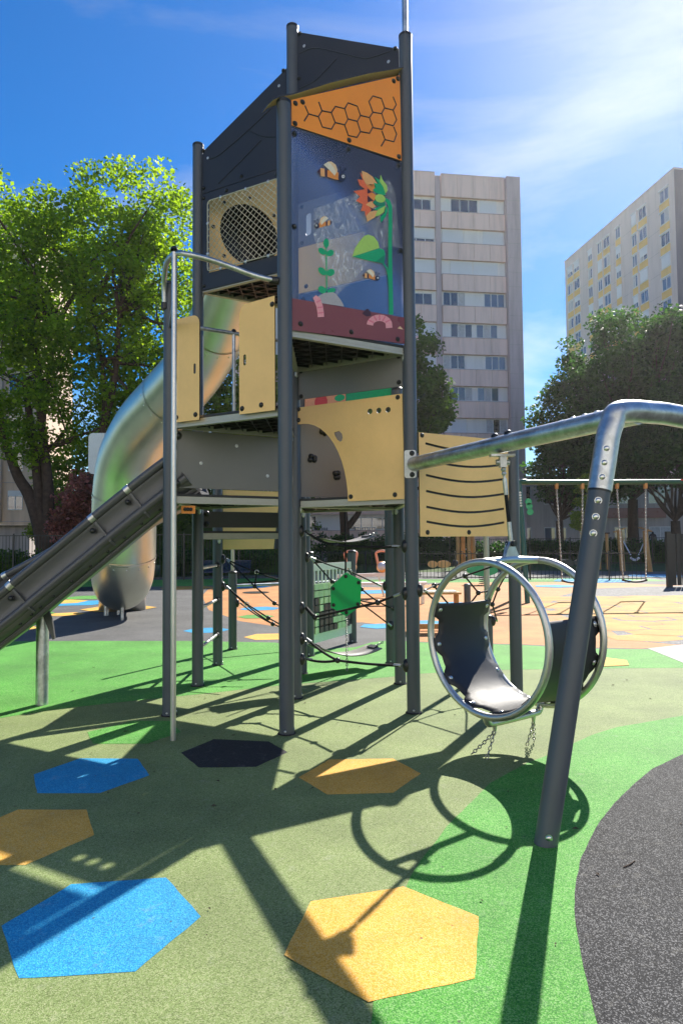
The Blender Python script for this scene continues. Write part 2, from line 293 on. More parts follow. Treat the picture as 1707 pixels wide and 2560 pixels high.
class MB:
    def __init__(s): s.v = []; s.f = []; s.mi = []; s.sm = []
    def add(s, vs, fs, mi=0, smooth=False):
        b = len(s.v); s.v += [tuple(x) for x in vs]
        for f in fs: s.f.append([b+i for i in f]); s.mi.append(mi); s.sm.append(smooth)
        return s
    def obox(s, O, a, b, c, mi=0):
        O, a, b, c = map(Vector, (O, a, b, c))
        vs = [O, O+a, O+a+b, O+b, O+c, O+a+c, O+a+b+c, O+b+c]
        return s.add(vs, [(0,3,2,1), (4,5,6,7), (0,1,5,4), (1,2,6,5), (2,3,7,6), (3,0,4,7)], mi)
    def box(s, c, sx, sy, sz, ang=0, mi=0):
        ca, sa = math.cos(ang), math.sin(ang); a = V(ca*sx, sa*sx, 0); b = V(-sa*sy, ca*sy, 0); k = V(0, 0, sz)
        return s.obox(Vector(c)-a/2-b/2-k/2, a, b, k, mi)
    def bar(s, p, q, w, h, mi=0, up=UP):
        p, q = Vector(p), Vector(q); d = q-p; x = d.cross(up).normalized()*w; y = x.cross(d).normalized()*h
        return s.obox(p-x/2-y/2, d, x, y, mi)
    def cyl(s, a, b, r, r1=None, n=12, mi=0, caps=True):
        a, b = Vector(a), Vector(b); r1 = r if r1 is None else r1; x, y = perp(b-a)
        ra = [a+(x*math.cos(2*math.pi*i/n)+y*math.sin(2*math.pi*i/n))*r for i in range(n)]
        rb = [b+(x*math.cos(2*math.pi*i/n)+y*math.sin(2*math.pi*i/n))*r1 for i in range(n)]
        s.add(ra+rb, [(i, (i+1) % n, n+(i+1) % n, n+i) for i in range(n)], mi, True)
        if caps: s.add(ra, [tuple(range(n))[::-1]], mi); s.add(rb, [tuple(range(n))], mi)
        return s
    def tube(s, pts, r, n=8, mi=0, closed=False, caps=True):
        pts = [Vector(p) for p in pts]; m = len(pts); rr = r if isinstance(r, (list, tuple)) else [r]*m
        rings = []; x = None
        for i in range(m):
            if closed: t = pts[(i+1) % m]-pts[i-1]
            else: t = pts[min(i+1, m-1)]-pts[max(i-1, 0)]
            t.normalize()
            if x is None: x, y = perp(t)
            else: x = (x-t*x.dot(t)).normalized(); y = t.cross(x)
            rings.append([pts[i]+(x*math.cos(2*math.pi*k/n)+y*math.sin(2*math.pi*k/n))*rr[i] for k in range(n)])
        vs = [v for g in rings for v in g]; fs = []
        for i in range(m if closed else m-1):
            j = (i+1) % m
            for k in range(n): fs.append((i*n+k, i*n+(k+1) % n, j*n+(k+1) % n, j*n+k))
        s.add(vs, fs, mi, True)
        if caps and not closed: s.add(rings[0], [tuple(range(n))[::-1]], mi); s.add(rings[-1], [tuple(range(n))], mi)
        return s
    def dome(s, c, r, axis=UP, h=None, n=10, k=4, mi=0):
        c = Vector(c); axis = Vector(axis).normalized(); x, y = perp(axis); h = r if h is None else h; vs = []; fs = []
        for j in range(k):
            a = j/k*math.pi/2
            for i in range(n): vs.append(c+(x*math.cos(2*math.pi*i/n)+y*math.sin(2*math.pi*i/n))*r*math.cos(a)+axis*h*math.sin(a))
        vs.append(c+axis*h)
        for j in range(k-1):
            for i in range(n): fs.append((j*n+i, j*n+(i+1) % n, (j+1)*n+(i+1) % n, (j+1)*n+i))
        for i in range(n): fs.append(((k-1)*n+i, (k-1)*n+(i+1) % n, k*n))
        return s.add(vs, fs, mi, True)
    def ball(s, c, r, n=10, mi=0): return s.dome(c, r, UP, None, n, 4, mi).dome(c, r, -UP, None, n, 4, mi)
    def plate(s, O, u, v, outline, th, holes=(), mi=0, me=1, centred=True):
        """a board: outline and holes in (u, v) metres, thickness th along u x v"""
        O, u, v = Vector(O), Vector(u).normalized(), Vector(v).normalized(); n = u.cross(v)
        loops = [list(outline)]+[list(h) for h in holes]; pts = []; ed = []
        for lp in loops:
            b = len(pts); k = len(lp); pts += [Vector((p[0], p[1])) for p in lp]; ed += [(b+i, b+(i+1) % k) for i in range(k)]
        vs, es, fs, *_ = delaunay_2d_cdt(pts, ed, [], 2 if holes else 1, 1e-6)
        if holes: fs = [f for f in fs if not any(inside(sum((vs[i] for i in f), Vector((0, 0)))/len(f), h) for h in holes)]
        z0, z1 = (-th/2, th/2) if centred else (0, th)
        for z, flip in ((z1, False), (z0, True)):
            s.add([O+u*p.x+v*p.y+n*z for p in vs], [tuple(reversed(f)) if flip else tuple(f) for f in fs], mi)
        for lp in loops:
            k = len(lp)
            for i in range(k):
                a, b = lp[i], lp[(i+1) % k]; A = O+u*a[0]+v*a[1]; Bq = O+u*b[0]+v*b[1]
                s.add([A+n*z0, Bq+n*z0, Bq+n*z1, A+n*z1], [(0, 1, 2, 3)], me)
        return s
    def sheet(s, pts, mi=0):                 # flat many-sided sheet on the ground
        vs, es, fs, *_ = delaunay_2d_cdt([Vector((p[0], p[1])) for p in pts], [(i, (i+1) % len(pts)) for i in range(len(pts))], [], 1, 1e-6)
        z = pts[0][2]; return s.add([(p.x, p.y, z) for p in vs], [tuple(f) for f in fs], mi)
    def mesh(s, name, mats, org=(0, 0, 0)):
        m = bpy.data.meshes.new(name); o = Vector(org)
        m.from_pydata([(x-o.x, y-o.y, z-o.z) for x, y, z in s.v], [], s.f)
        for k in (mats if isinstance(mats, (list, tuple)) else [mats]): m.materials.append(MATS[k])
        m.polygons.foreach_set('material_index', s.mi); m.polygons.foreach_set('use_smooth', s.sm); m.update(); return m
    def build(s, name, mats, parent=None, label=None, cat=None, group=None, kind=None, org=None):
        if parent is not None: o = ORG[parent]
        else: o = Vector(org) if org is not None else Vector((0, 0, 0))
        ob = bpy.data.objects.new(name, s.mesh(name, mats, o)); link(ob, parent)
        if parent is None: ob.location = o
        ORG[ob] = o
        return tag(ob, label, cat, group, kind)
def inst(mesh, name, parent, loc, quat=None, scale=None):
    o = bpy.data.objects.new(name, mesh); link(o, parent); o.location = Vector(loc)-(ORG[parent] if parent else Vector((0, 0, 0)))
    if quat is not None: o.rotation_mode = 'QUATERNION'; o.rotation_quaternion = quat
    if scale is not None: o.scale = scale
    ORG[o] = Vector(loc); return o
def copy_tree(o, parent=None):
    c = o.copy(); scene.collection.objects.link(c); c.parent = parent; ORG[c] = ORG[o].copy()
    for ch in list(o.children): copy_tree(ch, c)
    return c
def bez(p0, p1, p2, p3, n=10):
    out = []
    for i in range(n+1):
        t = i/n; out.append(Vector(p0)*(1-t)**3+Vector(p1)*3*t*(1-t)**2+Vector(p2)*3*t*t*(1-t)+Vector(p3)*t**3)
    return out
def smooth(pts, n=6):                        # Catmull-Rom through points
    pts = [Vector(p) for p in pts]; q = [pts[0]*2-pts[1]]+pts+[pts[-1]*2-pts[-2]]; out = []
    for i in range(1, len(q)-2):
        for k in range(n):
            t = k/n; a, b, c, d = q[i-1:i+3]
            out.append(.5*((2*b)+(c-a)*t+(2*a-5*b+4*c-d)*t*t+(3*b-a-3*c+d)*t**3))
    out.append(pts[-1]); return out
def sag(a, b, drop, n=10):
    a, b = Vector(a), Vector(b); return [a.lerp(b, i/n)-UP*drop*4*(i/n)*(1-i/n) for i in range(n+1)]
def rrect(x0, y0, x1, y1, r, n=4, corners=(1, 1, 1, 1)):
    out = []
    for (cx, cy, a0, on) in ((x1-r, y0+r, -90, corners[0]), (x1-r, y1-r, 0, corners[1]), (x0+r, y1-r, 90, corners[2]), (x0+r, y0+r, 180, corners[3])):
        if on:
            for i in range(n+1):
                a = math.radians(a0+90*i/n); out.append((cx+r*math.cos(a), cy+r*math.sin(a)))
        else: out.append((cx+(r if a0 in (-90, 0) else -r), cy+(r if a0 in (0, 90) else -r)))
    return out
def circ(cx, cy, r, n=20, ry=None): return [(cx+r*math.cos(2*math.pi*i/n), cy+(ry or r)*math.sin(2*math.pi*i/n)) for i in range(n)]
def ribbon(pts, w):                          # polyline -> strip outline
    pts = [Vector((p[0], p[1])) for p in pts]; L = []; Rr = []
    for i, p in enumerate(pts):
        t = (pts[min(i+1, len(pts)-1)]-pts[max(i-1, 0)]).normalized(); n = Vector((-t.y, t.x)); ww = w[i] if isinstance(w, (list, tuple)) else w
        L.append(p+n*ww/2); Rr.append(p-n*ww/2)
    return [tuple(x) for x in L+Rr[::-1]]
# ------------------------------------------------------------------ ground
g = MB(); g.add([(-900, -60, 0), (900, -60, 0), (900, 1500, 0), (-900, 1500, 0)], [(0, 1, 2, 3)]); ground = g.build('ground', 'lawn', kind='structure')
def ragged(pts, amp=.0022, step=.05, far=7.0):
    """hand-trowelled joint: split long edges near the viewpoint and let them wander a few millimetres"""
    out = []; k = len(pts); r = random.Random(len(pts)*7+3)
    for i in range(k):
        a, b = pts[i], pts[(i+1) % k]; L0 = math.hypot(b[0]-a[0], b[1]-a[1]); near = min(math.hypot(a[0], a[1]), math.hypot(b[0], b[1])) < far
        n = min(60, max(1, int(L0/step))) if near and L0 < 4 else 1; nx, ny = (-(b[1]-a[1])/max(L0, 1e-6), (b[0]-a[0])/max(L0, 1e-6)); w = 0
        for j in range(n):
            t = j/n; w = w*.6+r.uniform(-amp, amp); out.append((a[0]+(b[0]-a[0])*t+nx*w, a[1]+(b[1]-a[1])*t+ny*w))
    return out
def zone(name, pts, z, mat):
    m = MB(); m.sheet([(p[0], p[1], z) for p in ragged(pts)]); return m.build(name, mat, kind='structure')
def gpx(l): return [G(*p) for p in l]
playground = zone('playground_surface', [(-19, -4), (19, -4), (19, 33), (9, 37), (-4, 33.5), (-19, 31)], .001, 'rubber_grey')
KH = [(0, 1796), (134, 1775), (332, 1753), (536, 1732), (700, 1714), (800, 1706), (965, 1694), (1045, 1685), (1200, 1676), (1450, 1672), (1707, 1670)]
zone('rubber_surface_khaki', [V(-14, 5.2, 0), V(-14, -4, 0), V(14, -4, 0), V(14, 7.9, 0)]+gpx(KH[::-1]), .002, 'rubber_khaki')
zone('rubber_surface_green', [V(-14, 4.9, 0)]+gpx(KH)+[V(14, 7.9, 0), V(14, 9.9, 0)]+gpx([(1707, 1625), (1480, 1622), (1300, 1613), (1040, 1606), (985, 1600), (930, 1606), (890, 1618), (800, 1624), (740, 1618), (690, 1607), (480, 1603), (200, 1603), (0, 1604)])+[V(-14, 11, 0)], .003, 'rubber_green')
GR = [(1900, 1760), (1707, 1790), (1541, 1819), (1473, 1841), (1374, 1887), (1316, 1909), (1225, 1959), (1171, 2013), (1113, 2071), (1054, 2150), (1034, 2179), (1015, 2220), (975, 2330), (940, 2450), (930, 2560), (915, 2700)]
zone('rubber_surface_lime', [V(14, 4.6, 0)]+gpx(GR)+[V(.10, .6, 0), V(.3, -3, 0), V(14, -3, 0)], .004, 'rubber_green')
CH = [(1850, 1835), (1707, 1887), (1631, 1923), (1577, 1968), (1532, 2013), (1496, 2058), (1475, 2098), (1451, 2150), (1438, 2211), (1435, 2275), (1445, 2352), (1464, 2449), (1493, 2560), (1560, 2720)]
zone('rubber_surface_charcoal', [V(14, 4.4, 0)]+gpx(CH)+[V(.9, .4, 0), V(2, -3, 0), V(14, -3, 0)], .005, 'rubber_charcoal')
zone('rubber_surface_orange', gpx([(505, 1490), (522, 1525), (600, 1553), (700, 1568), (780, 1564), (850, 1558), (905, 1556), (975, 1565), (1040, 1604), (1300, 1611), (1480, 1619), (1600, 1622), (1710, 1616)])+[V(14, 11.5, 0), V(14, 21, 0), V(9.5, 26.4, 0), V(4, 26.4, 0)]+gpx([(1000, 1470), (900, 1468), (690, 1450), (560, 1460), (520, 1474)]), .002, 'rubber_terracotta')
zone('rubber_surface_far_green', [V(-14, 24.5, 0), V(-3.5, 26, 0), V(-2, 31, 0), V(-14, 29.5, 0)], .002, 'rubber_green')
zone('rubber_surface_lawn_edge', [V(-2, 26.6, 0), V(12.5, 26.2, 0), V(12.5, 28.6, 0), V(-2, 29, 0)], .003, 'rubber_green')
zone('concrete_path', gpx([(1618, 1622), (1707, 1612), (1900, 1600), (1900, 1720), (1707, 1658)]), .006, 'concrete_pale')
def hexpatch(name, pts, mat, z=.0032, px=True):
    m = MB(); q = gpx(pts) if px else pts
    k = [(p[0], p[1], z) for p in ragged(q)]; m.sheet(k)
    return m.build(name, mat, playground)
a1 = .4464; a2 = .5102; a3 = .6422
hexpatch('hexagon_patch', [(490*a1, 1560+608*a1), (750*a1, 1560+545*a1), (950*a1, 1560+545*a1), (1015*a1, 1560+608*a1), (825*a1, 1560+673*a1), (522*a1, 1560+673*a1)], 'rubber_green', .0042)
hexpatch('hexagon_patch', [(190*a1, 1560+845*a1), (450*a1, 1560+754*a1), (772*a1, 1560+757*a1), (838*a1, 1560+850*a1), (560*a1, 1560+950*a1), (210*a1, 1560+950*a1)], 'rubber_blue')
hexpatch('hexagon_patch', [(887*a2, 1750+260*a2), (1048*a2, 1750+193*a2), (1315*a2, 1750+205*a2), (1410*a2, 1750+258*a2), (1255*a2, 1750+330*a2), (975*a2, 1750+333*a2)], 'rubber_black')
hexpatch('hexagon_patch', [(700+72*a3, 1800+225*a3), (700+190*a3, 1800+155*a3), (700+440*a3, 1800+152*a3), (700+547*a3, 1800+210*a3), (700+440*a3, 1800+285*a3), (700+185*a3, 1800+292*a3)], 'rubber_orange')
hexpatch('hexagon_patch', [(46, 2025), (217, 2025), (236, 2089), (64, 2164), (-85, 2164), (-100, 2090)], 'rubber_orange')
hexpatch('hexagon_patch', [(8*a2, 1750+1110*a2), (350*a2, 1750+905*a2), (815*a2, 1750+873*a2), (985*a2, 1750+1065*a2), (665*a2, 1750+1333*a2), (92*a2, 1750+1368*a2)], 'rubber_blue')
hexpatch('hexagon_patch', [(700+120*a3, 1800+710*a3), (700+480*a3, 1800+652*a3), (700+773*a3, 1800+770*a3), (700+757*a3, 1800+1012*a3), (700+345*a3, 1800+1103*a3), (700+15*a3, 1800+920*a3)], 'rubber_orange', .0052)
HZ = [.0036]
def hexat(px, py, r, mat, rot=0.3):
    c = G(px, py); hexpatch('hexagon_patch', [(c.x+r*math.cos(rot+i*math.pi/3), c.y+r*math.sin(rot+i*math.pi/3)) for i in range(6)], mat, HZ[0], False); HZ[0] += .00035
for px, py, r, mt, ro in ((517, 1576, .42, 'rubber_blue', .2), (672, 1592, .42, 'rubber_orange', .1), (166, 1536, .42, 'rubber_orange', .4), (35, 1572, .45, 'rubber_orange', .2), (80, 1546, .45, 'rubber_khaki', .2), (95, 1534, .4, 'rubber_green', .1),
    (200, 1508, .85, 'rubber_blue', .2), (150, 1505, .75, 'rubber_orange', .5), (225, 1494, .8, 'rubber_green', .1), (650, 1522, .5, 'rubber_blue', .3), (640, 1542, .4, 'rubber_green', .1), (620, 1467, .9, 'rubber_blue', .2), (950, 1566, .4, 'rubber_blue', .3), (930, 1480, .9, 'rubber_blue', .2),
    (1065, 1557, .38, 'rubber_blue', .2), (1130, 1510, .55, 'rubber_blue', .3), (1500, 1655, .38, 'rubber_orange', .2), (1480, 1452, 1.6, 'rubber_blue', .1), (470, 1470, 1.0, 'rubber_yellow', .2), (240, 1472, 1.3, 'rubber_black', .1), (1390, 1466, .8, 'rubber_blue', .3), (1650, 1440, 1.5, 'rubber_blue', .2)):
    hexat(px, py, r, mt, ro)
# yellow honeycomb with grey gravel seams in the orange field
m = MB(); m.sheet([(p[0], p[1], .003) for p in gpx([(1355, 1520), (1400, 1490), (1470, 1472), (1707, 1464)])+[V(13, 20, 0), V(13, 11.8, 0)]+gpx([(1690, 1612), (1560, 1600), (1500, 1560), (1420, 1545)])]); m.build('gravel_seams', 'gravel_grey', kind='structure')
yc = G(1620, 1598)
for i in range(-3, 6):
    for j in range(0, 13):
        x = yc.x+i*1.16+random.uniform(-.03, .03); y = yc.y+.1+j*.67+random.uniform(-.03, .03)
        if j % 2: x += .58
        if x < 3.9+.10*(y-11)+random.uniform(0, .5) or x > 11 or y > 21: continue
        r = .655 if random.random() < .75 else .57
        hexpatch('hexagon_patch', [(x+r*math.cos(a), y+r*math.sin(a)*.66) for a in [math.pi/6+k*math.pi/3 for k in range(6)]], 'rubber_yellow', .0045, False)
# a few dead twigs and crumbs lying on the rubber
m = MB(); m.tube([G(1558, 2168, .008), G(1572, 2162, .010), G(1586, 2152, .008)], .003, 5); m.build('twig', 'bark', label='dark curved twig lying on the charcoal rubber', cat='twig')

# crumbs, dry leaves and seeds blown over the rubber
m = MB(); r_ = random.Random(12)
for k in range(150):
    x, y = r_.uniform(-3.6, 3.2), r_.uniform(1.6, 9.5); z = .009; s_ = r_.uniform(.004, .013) if k % 6 else r_.uniform(.014, .024); a = r_.uniform(0, 6.3); c_, d_ = math.cos(a)*s_, math.sin(a)*s_
    m.add([(x-c_, y-d_, z), (x+d_*.45, y-c_*.45, z+s_*.35), (x+c_, y+d_, z+.001), (x-d_*.45, y+c_*.45, z+s_*.2)], [(0, 1, 2, 3)])
m.build('leaf_litter', 'bark', label='scattered dark crumbs and dry leaf bits on the rubber ground', cat='litter', kind='stuff')
# ------------------------------------------------------------------ the climbing tower
tower = thing('play_tower', P['I'], 'tall climbing tower of dark slate posts with tan, grey and orange panels', 'play tower')
PR = .0625
def post(name, zt, parent=tower, nm='post', r=PR, capmat='post_paint'):
    p = P[name] if isinstance(name, str) else Vector(name)
    m = MB(); m.cyl(p+V(0, 0, -.02), p+V(0, 0, zt), r, n=28); o = m.build(nm, 'post_paint', parent)
    c = MB(); c.cyl(p+V(0, 0, zt), p+V(0, 0, zt+.022), r*1.05, r*1.05, 28).dome(p+V(0, 0, zt+.022), r*1.05, UP, .022, 28, 3); c.build('post_cap', 'black_plastic', o)
    k = MB()
    for a in (0.4, 2.5, 4.6): q = p+V(math.cos(a)*r, math.sin(a)*r, .035); k.dome(q, .011, V(math.cos(a), math.sin(a), 0), .009, 8, 3)
    d_ = MB(); d_.tube([p+V(math.cos(t)*(r+.006), math.sin(t)*(r+.006), .006) for t in [i*math.pi/12 for i in range(24)]], .008, 5, closed=True); d_.build('base_joint', 'rubber_black', o)
    k.build('base_screw', 'bolt_steel', o, kind='stuff')
    return o
for n, z in dict(F=5.36, R=6.45, I=7.05, ML=6.15, L=4.02, N=3.3, M2=5.1, A=2.3, B=2.2, C=1.13, W=2.62, Q=2.3).items(): post(n, z)
# bare finial rod on the right-hand post
m = MB(); m.cyl(P['R']+V(0, 0, 6.45), P['R']+V(0, 0, 8.6), .028, n=14); m.build('flag_pole', 'galv', tower)
# bolt mesh shared by all the panels
bm = MB(); bm.dome((0, 0, 0), .021, UP, .017, 12, 4); bm.cyl((0, 0, -.012), (0, 0, 0), .024, n=12); BOLT = bm.mesh('bolt', 'black_plastic')
bm = MB(); bm.dome((0, 0, 0), .020, UP, .010, 12, 3); bm.cyl((0, 0, -.004), (0, 0, .001), .024, n=12); RIVET = bm.mesh('rivet', 'bolt_steel')
class Face:
    """an upright plane between two posts; n points to the side of the camera"""
    def __init__(s, a, b, off=0.0):
        A = P[a] if isinstance(a, str) else Vector(a); Bq = P[b] if isinstance(b, str) else Vector(b)
        s.u = (Bq-A).normalized(); s.n = s.u.cross(UP); 
        if s.n.y > 0: s.n = -s.n
        s.O = A+s.n*off; s.len = (Bq-A).length
    def px(s, x, y):
        d = ray(x, y); k = s.O.dot(s.n)/d.dot(s.n); p = d*k+V(0, 0, CAMH); return ((p-s.O).dot(s.u), p.z)
    def w(s, q, off=0.0): return s.O+s.u*q[0]+UP*q[1]+s.n*off
    def panel(s, name, outline, mats, th=.016, holes=(), parent=tower, off=0.0, label=None):
        m = MB(); m.plate(s.O+s.n*off, s.u, UP, outline, th, holes); return m.build(name, mats, parent, label)
    def bolts(s, par, pts, off=.009, mesh=None, nm='bolt', sc=None):
        for q in pts: inst(mesh or BOLT, nm, par, s.w(q, off), s.n.to_track_quat('Z', 'Y'), sc)
    def print_(s, name, outline, mat, par, off, th=.0012):
        m = MB(); m.plate(s.O+s.n*off, s.u, UP, outline, th); return m.build(name, mat, par)
def rect(u0, z0, u1, z1): return [(u0, z0), (u1, z0), (u1, z1), (u0, z1)]
TAN = ['tan_board', 'board_edge']; GREY = ['grey_board', 'black_board']; BLK = ['black_board', 'black_board']
g0 = .068; g1 = S-.068
# ---- front right face F-R
fr = Face('F', 'R')
ora = fr.panel('orange_panel', [(g0, 5.195), (g1, 5.21), (g1-.01, 6.045), (g0, 5.42)], ['orange_board', 'board_edge'], .014, off=.004, label='orange gable board with black honeycomb lines')
Z1 = lambda x, y: fr.px(380+.4464*x, .4464*y)
for hx in ([(948,624),(1000,634),(1022,690),(1000,727),(950,715),(928,657),(948,624)], [(1000,634),(1022,600),(1075,612),(1093,672),(1075,703),(1022,690)], [(1075,612),(1093,580),(1145,598),(1163,650),(1145,683),(1093,670)],
           [(1075,705),(1095,762),(1143,773),(1163,740),(1145,683)], [(1163,650),(1213,662),(1232,715),(1213,750),(1163,740)], [(1213,662),(1232,632),(1282,640),(1300,695),(1283,728),(1232,718)],
           [(1232,632),(1210,573),(1232,541),(1280,555),(1298,608),(1280,640)], [(1298,608),(1345,620),(1365,675),(1345,708),(1300,695)], [(1345,620),(1363,590),(1345,546)], [(1349,715),(1365,755),(1349,797),(1300,785),(1283,738)],
           [(1300,785),(1278,822)], [(928,657),(873,642),(853,596)], [(873,642),(848,682)], [(948,624),(930,575)]):
    q = [Z1(*p) for p in hx]; m = MB(); m.tube([fr.w(p, .0115) for p in q], .0065, 6); m.build('honeycomb_line', 'black_plastic', ora)
fr.bolts(ora, [Z1(800,582), Z1(840,575), Z1(798,695), Z1(1349,457), Z1(1372,444), Z1(1378,880)], .012)
fr.bolts(ora, [Z1(1100,788)], .012)
clr = fr.panel('clear_panel', rect(g0-.01, 3.43, g1, 5.185), ['clear_sheet', 'clear_sheet'], .008, off=.004, label='clear sheet printed with bees, a flower and worms')
fr.bolts(clr, [Z1(796,750), Z1(1098,836), Z1(1377,927), fr.px(735,567), fr.px(1000,627)], .010)
A6 = lambda x, y: fr.px(720+.18495*x, 380+.18495*y)
A7 = lambda x, y: fr.px(720+.18495*x, 600+.18495*y)
# crinkled protective film still clinging to the sheet
m = MB(); m.plate(fr.O+fr.n*.0088, fr.u, UP, [A6(340,770), A6(560,700), A6(900,560), A6(1360,380), A6(1440,560), A6(1500,1290), A7(1300,100), A7(820,600), A7(640,760), A7(560,560), A7(400,150), A6(340,1150)], .001, (), 0, 0); m.build('protective_film', ['crinkled_film'], clr)
mar = fr.panel('maroon_band', [fr.px(727,826), fr.px(1010,860), fr.px(1010,795), fr.px(727,746)], ['maroon_print', 'maroon_print'], .004, parent=clr, off=.0105)
fr.bolts(clr, [A7(160,1138), A7(845,1247), A7(1470,1345)], .014)
def pr(name, pts, mat, lay, f=A6): return fr.print_(name, [f(*p) for p in pts], mat, clr, .0098+.0014*lay)
def el(cx, cy, rx, ry, rot=0, n=16):
    c, s_ = math.cos(rot), math.sin(rot); return [(cx+rx*math.cos(t)*c-ry*math.sin(t)*s_, cy+rx*math.cos(t)*s_+ry*math.sin(t)*c) for t in [2*math.pi*i/n for i in range(n)]]
def bee(f, ox, oy, sc, flip):
    T = lambda l: [((ox+(-x if flip else x)*sc), oy+y*sc) for x, y in l]
    o = lambda n, l, mt, k: pr(n, T(l), mt, k, f)
    o('bee_print', [(-190,-20), (-145,-68), (-145,28)], 'p_plum', 1); o('bee_print', [(-145,-68), (-90,-56), (-86,50), (-136,44), (-145,20)], 'p_orange2', 1)
    o('bee_print', [(-90,-52), (-52,-38), (-52,52), (-86,48)], 'p_plum', 1); o('bee_print', [(-52,-38), (60,-22), (98,-4), (98,94), (40,84), (-52,52)], 'p_orange', 1)
    o('bee_print', [(-45,-150), (0,-152), (60,-110), (84,-40), (80,-12), (45,40), (-10,-20)], 'p_peach', 2); o('bee_print', [(-105,-110), (-50,-146), (-10,-120), (40,-60), (56,-10), (45,40), (-10,-20)], 'p_cream', 3)
    o('bee_print', el(143,58,50,60,.2), 'p_navy', 3); o('bee_print', el(158,50,20,22), 'p_white', 4); o('bee_print', el(160,52,8,9), 'p_navy', 5)
    for hx, hy in ((122,-78), (187,-52)):
        o('bee_print', ribbon([(140,10), ((140+hx)/2+4,(10+hy)/2), (hx,hy)], 9), 'p_navy', 1); o('bee_print', el(hx,hy,14,16), 'p_navy', 2)
bee(A6, 575, 290, 1.0, False); bee(A6, 470, 970, .62, True); bee(A7, 1110, 490, .58, False)
for k, (pts, mt, lay) in enumerate([
    ([(965,280),(1000,385),(930,375),(960,455),(1030,510),(875,535),(965,610),(910,665),(1000,715),(975,800),(1030,805),(1040,880),(1110,800),(1150,650),(1110,480),(1060,400)], 'p_coral', 1),
    ([(985,262),(1060,290),(1130,340),(1165,390),(1195,435),(1120,480),(1040,440),(1000,360)], 'p_orange2', 2), ([(1040,455),(1150,440),(1170,540),(1110,540),(1085,500)], 'p_orange', 2),
    ([(1075,575),(1140,560),(1190,600),(1150,665),(1110,640)], 'p_orange', 2), ([(1040,720),(1110,670),(1175,740),(1130,770),(1090,745)], 'p_orange2', 2), ([(1060,948),(1045,870),(1095,815),(1160,800),(1200,800),(1165,890),(1110,920)], 'p_orange2', 2),
    ([(1060,500),(1122,550),(1062,572)], 'p_plum', 3), ([(1062,595),(1142,665),(1065,687)], 'p_plum', 3), ([(1085,450),(1125,455),(1095,440)], 'p_plum', 3), ([(1090,755),(1145,780),(1130,800)], 'p_plum', 3),
    ([(1155,345),(1240,395),(1285,490),(1302,590),(1250,590),(1180,565),(1128,522),(1172,490),(1145,425),(1208,440)], 'p_green', 4), ([(1238,318),(1262,385),(1320,460),(1328,530),(1302,572),(1272,480),(1222,410)], 'p_lime', 5),
    (el(1230,637,72,55,.3), 'p_lime', 5), ([(1130,690),(1165,658),(1225,690),(1300,690),(1295,735),(1190,737)], 'p_green2', 4), ([(1150,785),(1220,742),(1300,735),(1180,800)], 'p_green', 4),
    ([(1160,880),(1200,790),(1302,735),(1280,820),(1215,870)], 'p_lime', 5), ([(1243,962),(1230,890),(1290,830),(1312,740),(1332,800),(1305,880)], 'p_green', 4)]):
    pr('flower_print', pts, mt, lay)
pr('stem_print', ribbon([(1295,640),(1345,675),(1368,740),(1372,900),(1368,1200),(1370,1500),(1376,1800),(1384,2200)], [40,50,52,50,48,50,54,54]), 'p_green', 1)
pr('leaf_print', [(860,230),(900,110),(960,20),(1020,-50),(1075,-68),(1150,-40),(1205,30),(1225,112)], 'p_lime', 1, A7); pr('leaf_print', [(860,230),(1230,118),(1285,140),(1302,195),(1288,325),(1060,280)], 'p_green', 2, A7)
pr('leaf_print', [(1165,302),(1302,200),(1288,326)], 'p_green2', 3, A7); pr('leaf_print', ribbon([(1275,318),(1325,390),(1345,480),(1352,640)], [20,20,20,10]), 'p_green', 2, A7)
pr('plant_print', ribbon([(508,90),(510,400),(514,690)], 16), 'p_green', 1, A7)
for e in (el(507,50,38,62), el(452,158,60,38,.7), el(560,182,52,42,-.6), el(452,428,66,40,.8), el(565,445,56,46,-.5), el(452,678,60,44,.7), el(575,692,58,34,-.3)): pr('plant_print', e, 'p_green', 2, A7)
pr('stone_print', [(395,765),(480,722),(600,712),(640,738),(700,815),(735,875),(745,906),(450,860)], 'p_stone', 3, A7)
pr('worm_print', ribbon([(345,770),(385,815),(415,900),(428,980),(432,1048)], [55,88,86,86,86]), 'p_pink', 4, A7)
for a, b in (((372,850),(430,820)), ((385,925),(462,910)), ((392,995),(472,985))): pr('worm_print', ribbon([a, b], 20), 'p_pink2', 5, A7)
arc = [(1222-130*math.cos(t), 1155-98*math.sin(t)) for t in [i*math.pi/10 for i in range(0, 10)]]+[(1352,1195)]
pr('worm_print', ribbon(arc, 88), 'p_pink', 4, A7)
for t in (.5, 1.1, 1.57, 2.05, 2.6): pr('worm_print', ribbon([(1222-88*math.cos(t), 1150-58*math.sin(t)), (1222-170*math.cos(t), 1155-138*math.sin(t))], 20), 'p_pink2', 5, A7)
pr('soil_print', [(990,1000),(1020,960),(1062,932),(1100,970),(1110,1030),(1050,1040)], 'p_plum', 3, A7); pr('soil_print', [(1465,1200),(1500,1170),(1542,1215)], 'p_peach', 3, A7)
